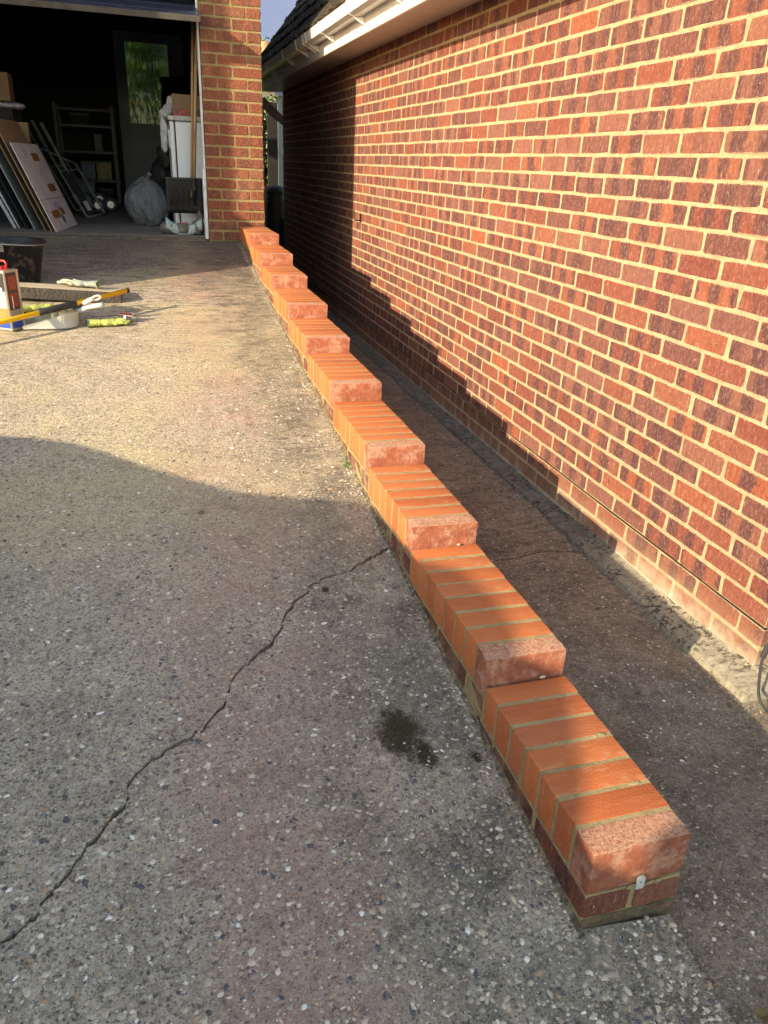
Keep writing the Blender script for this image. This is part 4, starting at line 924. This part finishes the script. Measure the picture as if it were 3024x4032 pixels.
# hand trucks
def truck():
    t = thing('hand_truck', (-.55, 9.3, FZ0), 'folded steel hand truck leaning behind the white card, nearest of two', 'hand truck', 'hand trucks leaning in the garage')
    b0, b1 = V((-.585, 8.45, FZ0+.03)), V((-.43, 8.72, FZ0+.05)); upv = V((-.36, .25, .68))
    m = MB(); m.tube([b0+upv*1.0, b0, b0+V((.02, -.03, -.02)), b1+V((.02, -.03, -.02)), b1, b1+upv*.62], .011, 8); m.build('frame', 'tube_grey', t, smooth=True)
    mid = b0.lerp(b1, .35)
    MB().slab([b0.lerp(b1, .12), b0.lerp(b1, .5), b0.lerp(b1, .5)+upv*.55, b0.lerp(b1, .12)+upv*.55], (.006, -.006, 0)).build('toe_plate', 'dark_grey', t)
    MB().slab([b0.lerp(b1, .2)+upv*.04+V((.008, -.008, 0)), b0.lerp(b1, .42)+upv*.04+V((.008, -.008, 0)), b0.lerp(b1, .42)+upv*.16+V((.008, -.008, 0)), b0.lerp(b1, .2)+upv*.16+V((.008, -.008, 0))], (.001, -.001, 0)).build('sticker', 'print_white', t)
    for f_ in (.3, .6): MB().tube([mid+upv*.5, mid+upv*1.15+V((.05*f_, 0, 0))], .010, 8).build('tube', 'tube_grey', t)
    for s_ in (.55, .8): MB().tube([b0+upv*s_, b1+upv*min(s_, .62)], .007, 6).build('crossbar', 'tube_grey', t)
    for c_ in (V((-.50, 9.2, FZ0+.075)), V((-.38, 9.4, FZ0+.075))):
        wh = MB().tube([c_+V((0, -.018, 0)), c_+V((0, .018, 0))], .072, 20).build('wheel', 'rubber', t, bevel=.008); MB().tube([c_+V((0, -.022, 0)), c_+V((0, .0, 0))], .036, 14).build('hub', 'steel', wh)
    return t
t1 = truck()
def copy_thing(o, loc, label):
    c = o.copy(); C.objects.link(c); c.location = o.location+V(loc); c['label'] = label
    for ch in o.children:
        d = ch.copy(); C.objects.link(d); d.parent = c
        for g in ch.children: e = g.copy(); C.objects.link(e); e.parent = d
    return c
copy_thing(t1, (-.13, .45, .03), 'folded steel hand truck leaning behind the white card, farther of two')
# shelving
sh = thing('shelving_unit', (-.65, 11.1, FZ0), 'grey metal shelving unit against the back of the garage', 'shelving')
for x in (-.97, -.33):
    for y in (10.85, 11.35): MB().box(x-.018, x+.018, y-.018, y+.018, FZ0, .52).build('post', 'dark_grey', sh)
for z in (-.55, -.32, .0, .285, .46): MB().box(-.95, -.35, 10.86, 11.34, z-.015, z+.012).build('shelf', 'dark_grey', sh)
def item(x0, x1, z0, h, mat, lab, name='storage_box', cat='box', y=10.88):
    t = thing(name, ((x0+x1)/2, y+.1, z0), lab, cat); MB().box(x0, x1, y, y+.22, z0, z0+h).build('body', mat, t, bevel=.006); MB().box(x0-.004, x1+.004, y-.004, y+.224, z0+h-.02, z0+h).build('lid', 'dark_grey', t)
item(-.74, -.58, -.308, .2, 'blue_box', 'blue and grey packet on the second lowest shelf'); item(-.565, -.39, -.308, .21, 'yellow_box', 'yellow packet beside the blue one on the shelf')
item(-.55, -.40, -.538, .13, 'dark', 'low dark tub on the bottom shelf', 'tub', 'tub'); item(-.74, -.585, FZ0, .27, 'blue_box', 'tall grey blue box standing on the floor before the shelving', y=10.5)
item(-.56, -.47, .012, .19, 'dark_grey', 'thin metal cans standing on the middle shelf', 'paint_can', 'can'); item(-.8, -.6, .297, .12, 'dark', 'dark tray on the upper shelf', 'tray', 'tray')
# cupboard / fridge with worktop
fr = thing('fridge', (.46, 7.45, FZ0), 'white under counter fridge standing side on by the garage opening', 'fridge')
MB().box(.272, .655, 7.20, 7.74, FZ0+.03, .262).build('cabinet', 'white', fr, bevel=.008); MB().box(.262, .272, 7.205, 7.735, FZ0+.04, .258).build('seal', 'rubber', fr); dd = MB().box(.226, .262, 7.20, 7.74, FZ0+.03, .262).build('door', 'white', fr, bevel=.008)
MB().box(.214, .226, 7.26, 7.28, .06, .2).build('handle', 'silver', dd)
wt = thing('worktop', (.45, 7.45, .264), 'offcut of speckled grey worktop lying on the fridge', 'worktop'); MB().box(.215, .655, 7.17, 7.78, .266, .302).build('board', 'worktop', wt, bevel=.005)
cb_ = thing('open_box', (.42, 7.36, .303), 'red printed box with a folded brown lid flap on the worktop', 'box')
MB().box(.262, .60, 7.22, 7.50, .303, .36).build('carton', 'orange_box', cb_, bevel=.003); MB().slab([(.262, 7.215, .35), (.60, 7.215, .35), (.60, 7.205, .455), (.256, 7.205, .46)], (0, .005, 0)).build('flap', 'card', cb_)
MB().box(.262, .60, 7.24, 7.5, .36, .44).build('inner_box', 'card', cb_)
bgw = thing('carrier_bag', (.20, 7.45, .30), 'crumpled white carrier bag hanging over the fridge edge', 'bag')
def crumple(balls, amp, sc): 
    mm = blobs(balls); vs = [V(v) for v in mm.v]; mm.v = [tuple(v+V([amp*noise.noise(v*sc+V((q*17, 0, 0))) for q in range(3)])) for v in vs]; return mm
crumple([((.235, 7.42, .345), (.055, .06, .05)), ((.195, 7.42, .32), (.045, .05, .04)), ((.26, 7.40, .40), (.04, .05, .06)), ((.30, 7.42, .43), (.07, .05, .035))], .03, 22).build('film', 'white_sack', bgw, remesh=.007)
bg2 = thing('hanging_bag', (.185, 7.28, .10), 'narrow white bag hanging down beside the fridge door', 'bag')
crumple([((.183, 7.3, .20), (.03, .03, .09)), ((.178, 7.3, .10), (.036, .03, .07))], .02, 30).build('film', 'white_sack', bg2, remesh=.006)
dk = thing('hanging_coat', (.52, 11.3, .9), 'dark coat hanging in front of the right side of the back door glass', 'coat')
m = crumple([((.335+.05*i, 11.5, .86-.10*j), (.075, .05, .075)) for i in range(5) for j in range(9)], .02, 9); m.build('cloth', 'cloth', dk, remesh=.02)
bk = thing('dark_bag', (.10, 8.3, FZ0), 'black sack slumped behind the clear plastic bag', 'bag')
crumple([((.10, 8.4, -.38), (.20, .18, .22)), ((.18, 8.3, -.2), (.13, .14, .22)), ((.20, 8.2, -.02), (.07, .1, .14))], .05, 9).build('film', 'black', bk, remesh=.012)
# clear bag
cbg = thing('plastic_sack', (0, 7.72, FZ0), 'full clear plastic sack tied at the top on the garage floor', 'sack')
bmx = bmesh.new(); bmesh.ops.create_icosphere(bmx, subdivisions=5, radius=1); vs = []
for v in bmx.verts:
    p = v.co.copy(); r_ = 1+.14*noise.noise(p*1.3)-.12*abs(noise.noise(p*2.1+V((5, 0, 0))))-.05*abs(noise.noise(V((p.x*7, p.y*7, p.z*2.2))))+.05
    p = p*r_; k = max(0, p.z); p.x *= 1-.35*k**3; p.y *= 1-.35*k**3
    vs.append(V((.005+p.x*.185, 7.72+p.y*.18, max(FZ0+.003, -.40+p.z*.215))))
m = MB(); m.add(vs, [tuple(x.index for x in f.verts) for f in bmx.faces]); m.build('film', 'poly', cbg, smooth=True)
m = MB(); m.add([V((.005+(v-V((.005, 7.72, -.40))).x*.8, 7.72+(v.y-7.72)*.8, max(FZ0+.008, -.44+(v.z+.40)*.7))) for v in vs], [tuple(x.index for x in f.verts) for f in bmx.faces]); m.build('contents', 'dark_grey', cbg, smooth=True); bmx.free()
MB().tube([(.02, 7.70, -.20), (.03, 7.69, -.17), (.045, 7.69, -.145)], [.02, .012, .028], 10).build('knot', 'poly', cbg, smooth=True)
# snow shovel
sv = thing('snow_shovel', (.31, 6.97, -.42), 'black snow shovel blade standing in a sack against the fridge', 'shovel')
m = MB(); nx, nz = 12, 8; vs = []
for j in range(nz+1):
    for i in range(nx+1):
        u = i/nx; v = j/nz; x = .158+.29*u; z = -.43+.27*v; vs.append((x, 6.96+.05*math.cos((u-.5)*2.4)*(1-v*.6)-.02*v, z-.012*(v > .9)*abs(u-.5)*0))
m.add(vs, [(j*(nx+1)+i, j*(nx+1)+i+1, (j+1)*(nx+1)+i+1, (j+1)*(nx+1)+i) for j in range(nz) for i in range(nx)])
o = m.build('blade', 'black', sv, smooth=True); md = o.modifiers.new('t', 'SOLIDIFY'); md.thickness = .006
for i in range(5):
    x = .195+.045*i; MB().tube([(x, 6.968, -.37), (x, 6.962, -.30), (x, 6.972, -.24)], [.003, .008, .002], 8).build('rib', 'black', o, smooth=True)
MB().box(.157, .45, 6.945, 6.962, -.175, -.155).build('top_edge', 'black', o, bevel=.003)
MB().tube([(.372, 6.94, -.33), (.376, 6.935, -.24), (.382, 6.93, -.16)], [.011, .014, .015], 10).build('socket', 'black', sv, smooth=True)
MB().tube([(.379, 6.935, -.24), (.468, 6.92, .97)], .0135, 12).build('shaft', 'wood', sv, smooth=True); MB().tube([(.380, 6.934, -.215), (.381, 6.934, -.20)], .016, 10).build('collar', 'dark_grey', sv); MB().tube([(.383, 6.934, -.165), (.384, 6.934, -.152)], .016, 10).build('collar', 'dark_grey', sv)
bh_ = thing('broom_handle', (.40, 6.99, -.2), 'thin wooden pole leaning left of the shovel shaft against the door frame', 'pole')
MB().tube([(.360, 6.985, -.30), (.440, 6.955, .97)], .011, 12).build('shaft', 'wood', bh_, smooth=True)
# cement sack
cs_ = thing('cement_sack', (.27, 6.90, FZ0), 'slumped open teal and grey cement sack at the foot of the shovel', 'sack')
crumple([((.16, 6.90, -.535), (.075, .09, .055)), ((.27, 6.90, -.545), (.11, .10, .05)), ((.385, 6.90, -.535), (.065, .09, .06)), ((.41, 6.92, -.47), (.03, .06, .07))], .022, 22).build('lower', 'grime', cs_, remesh=.007)
m = MB(); N = 26; vs = []
for j in range(6):
    v = j/5
    for i in range(N):
        u = i/(N-1); x = .135+.29*u; sag = .055*math.sin(math.pi*u); z = -.475-.02*v*1.0+(-.075*v) - sag*(.8-.3*v)+.05*abs(u-.5)**1.2+.008*noise.noise(V((u*9, v*4, 0))); y = 6.845-.045*v*(1-v)*2-.015*v+.010*noise.noise(V((u*7, v*5, 3)))
        vs.append((x, y, z))
m.add(vs, [(j*N+i, j*N+i+1, (j+1)*N+i+1, (j+1)*N+i) for j in range(5) for i in range(N-1)]); o = m.build('open_top', 'teal', cs_, smooth=True); md = o.modifiers.new('t', 'SOLIDIFY'); md.thickness = .003
MB().slab([(.262, 6.835, -.505), (.312, 6.835, -.505), (.287, 6.838, -.482)], (0, .002, 0)).build('printed_mark', 'tin_photo', cs_)

# ------------------------------------------------------------ seen through the gap between garage and house
gt = thing('side_gate', (1.0, 7.1, -1.4), 'dark gate edge standing open just behind the garage pier', 'gate')
MB().box(.925, .965, 6.95, 7.85, -1.42, .46).build('leaf', 'black', gt); MB().box(.955, .972, 7.83, 7.87, -1.42, .50).build('stile', 'black', gt)
bz_ = thing('timber_brace', (1.2, 7.9, .4), 'dark sloping timber brace between the garage and the house', 'beam')
MB().slab([at(1040, 428, 8.0), at(1114, 492, 8.0), at(1114, 456, 8.0), at(1040, 382, 8.0)], (0, .05, 0)).build('beam', 'timber', bz_)
wb = thing('water_butt', (1.72, 11.5, -1.46), 'black water butt with a domed lid against the far end of the house wall', 'water butt')
MB().lathe((1.74, 11.5, -1.46), [(.13, 0), (.17, .3), (.17, .9), (.15, 1.02), (.13, 1.06)], 24).build('barrel', 'black', wb, smooth=True); MB().lathe((1.74, 11.5, -1.46), [(.15, 1.05), (.155, 1.08), (.12, 1.13), (0, 1.16)], 24).build('lid', 'black', wb, smooth=True)
cv = thing('conservatory', (2.3, 13.2, -.72), 'white framed conservatory at the back of the house seen through the gap', 'conservatory')
cx0, cy0 = 2.02, 13.0
for (a, b_) in ((0, .07), (.62, .67), (1.25, 1.31)):
    MB().box(cx0+a, cx0+b_, cy0, cy0+.06, -.70, .88).build('frame', 'upvc', cv)
MB().box(cx0, cx0+1.31, cy0-.01, cy0+.07, .82, .90).build('rail', 'upvc', cv); MB().box(cx0, cx0+1.31, cy0-.01, cy0+.07, .10, .17).build('rail', 'upvc', cv); MB().box(cx0, cx0+1.31, cy0-.01, cy0+.07, -.72, -.60).build('sill', 'upvc', cv)
for a in (.07, .67): MB().box(cx0+a, cx0+a+.55, cy0+.02, cy0+.03, -.6, .10).build('pane', 'pane', cv); MB().box(cx0+a, cx0+a+.55, cy0+.02, cy0+.03, .17, .82).build('pane', 'pane', cv)
MB().slab([(cx0-.06, cy0-.05, .90), (cx0+1.35, cy0-.05, .90), (cx0+1.35, cy0+1.6, 1.35), (cx0-.06, cy0+1.6, 1.35)], (0, 0, .04)).build('roof', 'upvc', cv)
MB().box(cx0+.05, cx0+1.3, cy0+1.5, cy0+1.56, -.7, .9).build('wall', 'cloth', cv)
fh = thing('far_house', (4, 27, -.8), 'distant roof with a terracotta chimney pot seen through the gap', 'house')
MB().box(2.0, 9, 25, 31, -1, 1.9).build('wall', 'render', fh); MB().add([(1.8, 24.7, 1.85), (9.2, 24.7, 1.85), (9.2, 28, 2.75), (1.8, 28, 2.75), (1.8, 31.3, 1.85), (9.2, 31.3, 1.85)], [(0, 1, 2, 3), (3, 2, 5, 4), (0, 3, 4), (1, 5, 2)]).build('roof', 'far_tile', fh)
ch_ = MB().box(3.55, 4.05, 26.4, 27, 2.1, 2.75).build('chimney', 'render', fh); MB().lathe((3.8, 26.7, 2.75), [(.13, 0), (.16, .1), (.12, .3), (.15, .5)], 12).build('pot', 'terracotta', ch_)
def hedge(name, boxes, n, label, size=.05, cat='hedge'):
    m = MB(); n_each = n//len(boxes); vs = []; fs = []
    t = thing(name, ((boxes[0][0]+boxes[0][1])/2, (boxes[0][2]+boxes[0][3])/2, -.72), label, cat)
    for (x0, x1, y0, y1, z0, z1) in boxes:
        P = np.stack([rng.uniform(x0, x1, n_each), rng.uniform(y0, y1, n_each), rng.uniform(z0, z1, n_each)], 1)
        for p in P:
            q = V(p)+V([.25*noise.noise(V(p)*1.3+V((k*9, 0, 0))) for k in range(3)]); a = V(rng.normal(0, 1, 3)).normalized(); b_ = a.orthogonal().normalized()*size*rng.uniform(.6, 1.3); c_ = a.cross(b_)*.55
            k = len(vs); vs += [q-b_, q+c_, q+b_, q-c_]; fs.append((k, k+1, k+2, k+3))
    m.add(vs, fs); m.build('foliage', 'leafA', t)
    MB().tube([((boxes[0][0]+boxes[0][1])/2, (boxes[0][2]+boxes[0][3])/2, -.8), ((boxes[0][0]+boxes[0][1])/2, (boxes[0][2]+boxes[0][3])/2, boxes[0][5]*.6)], [.06, .03], 8).build('stem', 'timber', t)
hedge('garden_hedge', [(-1.6, 2.0, 15.5, 16.3, -.7, 2.3)], 17000, 'tall clipped green hedge seen through the back door glass', .06)
hedge('garden_shrub', [(1.3, 2.9, 14.8, 15.6, -.7, 1.02)], 7000, 'dark leafy shrub beyond the gap beside the garage', .045, 'shrub')
hedge('distant_tree', [(3.2, 6.5, 36, 39, 2.4, 4.6)], 5000, 'yellow green tree top beyond the roof edge in the sky gap', .12, 'tree')
# leaf litter in the near right corner
m = MB()
for _ in range(46):
    x, y = random.gauss(1.02, .05), random.gauss(.60, .045); z = zp(x, y)+random.uniform(.002, .016); a = random.uniform(0, 6.28); l = random.uniform(.010, .022)
    d1 = V((math.cos(a), math.sin(a), random.uniform(-.4, .4)))*l; d2 = V((-math.sin(a), math.cos(a), random.uniform(-.4, .4)))*l*.5; p = V((x, y, z)); m.add([p-d1, p+d2, p+d1, p-d2], [(0, 1, 2, 3)])
tag(m.build('leaf_litter', 'leafdry'), 'scattered dead leaves on the path in the near right corner', kind='stuff')
m = MB()
for _ in range(9):
    p = V(((1.36, 1.62, 0), (1.22, 1.35, 0), (.55, 3.6, 0), (1.5, 2.1, 0), (1.58, 1.72, 0), (1.62, 2.3, 0), (1.25, 2.0, 0), (1.6, 1.5, 0), (.1, 2.5, 0))[_]); p.z = (zp(p.x, p.y) if p.x > .9 else gz(p.y))+.004; a = random.uniform(0, 6); d1 = V((math.cos(a), math.sin(a), .1))*.016; d2 = V((-math.sin(a), math.cos(a), .2))*.008
    m.add([p-d1, p+d2, p+d1, p-d2], [(0, 1, 2, 3)])
tag(m.build('fallen_leaf', 'leafdry'), 'few brown fallen leaves lying on the concrete', kind='stuff')
# tuft of green weed in the joint
m = MB()
for _ in range(60):
    p = V((.693+random.gauss(0, .007), 2.78+random.gauss(0, .022), 0)); p.z = gz(p.y); q = p+V((random.gauss(-.004, .008), random.gauss(0, .008), random.uniform(.006, .02))); s_ = V((.0012, .0006, 0)); m.add([p-s_, p+s_, q], [(0, 1, 2)])
tag(m.build('weed', 'leafgreen'), 'tiny green weed growing in the joint beside the low wall', kind='stuff')
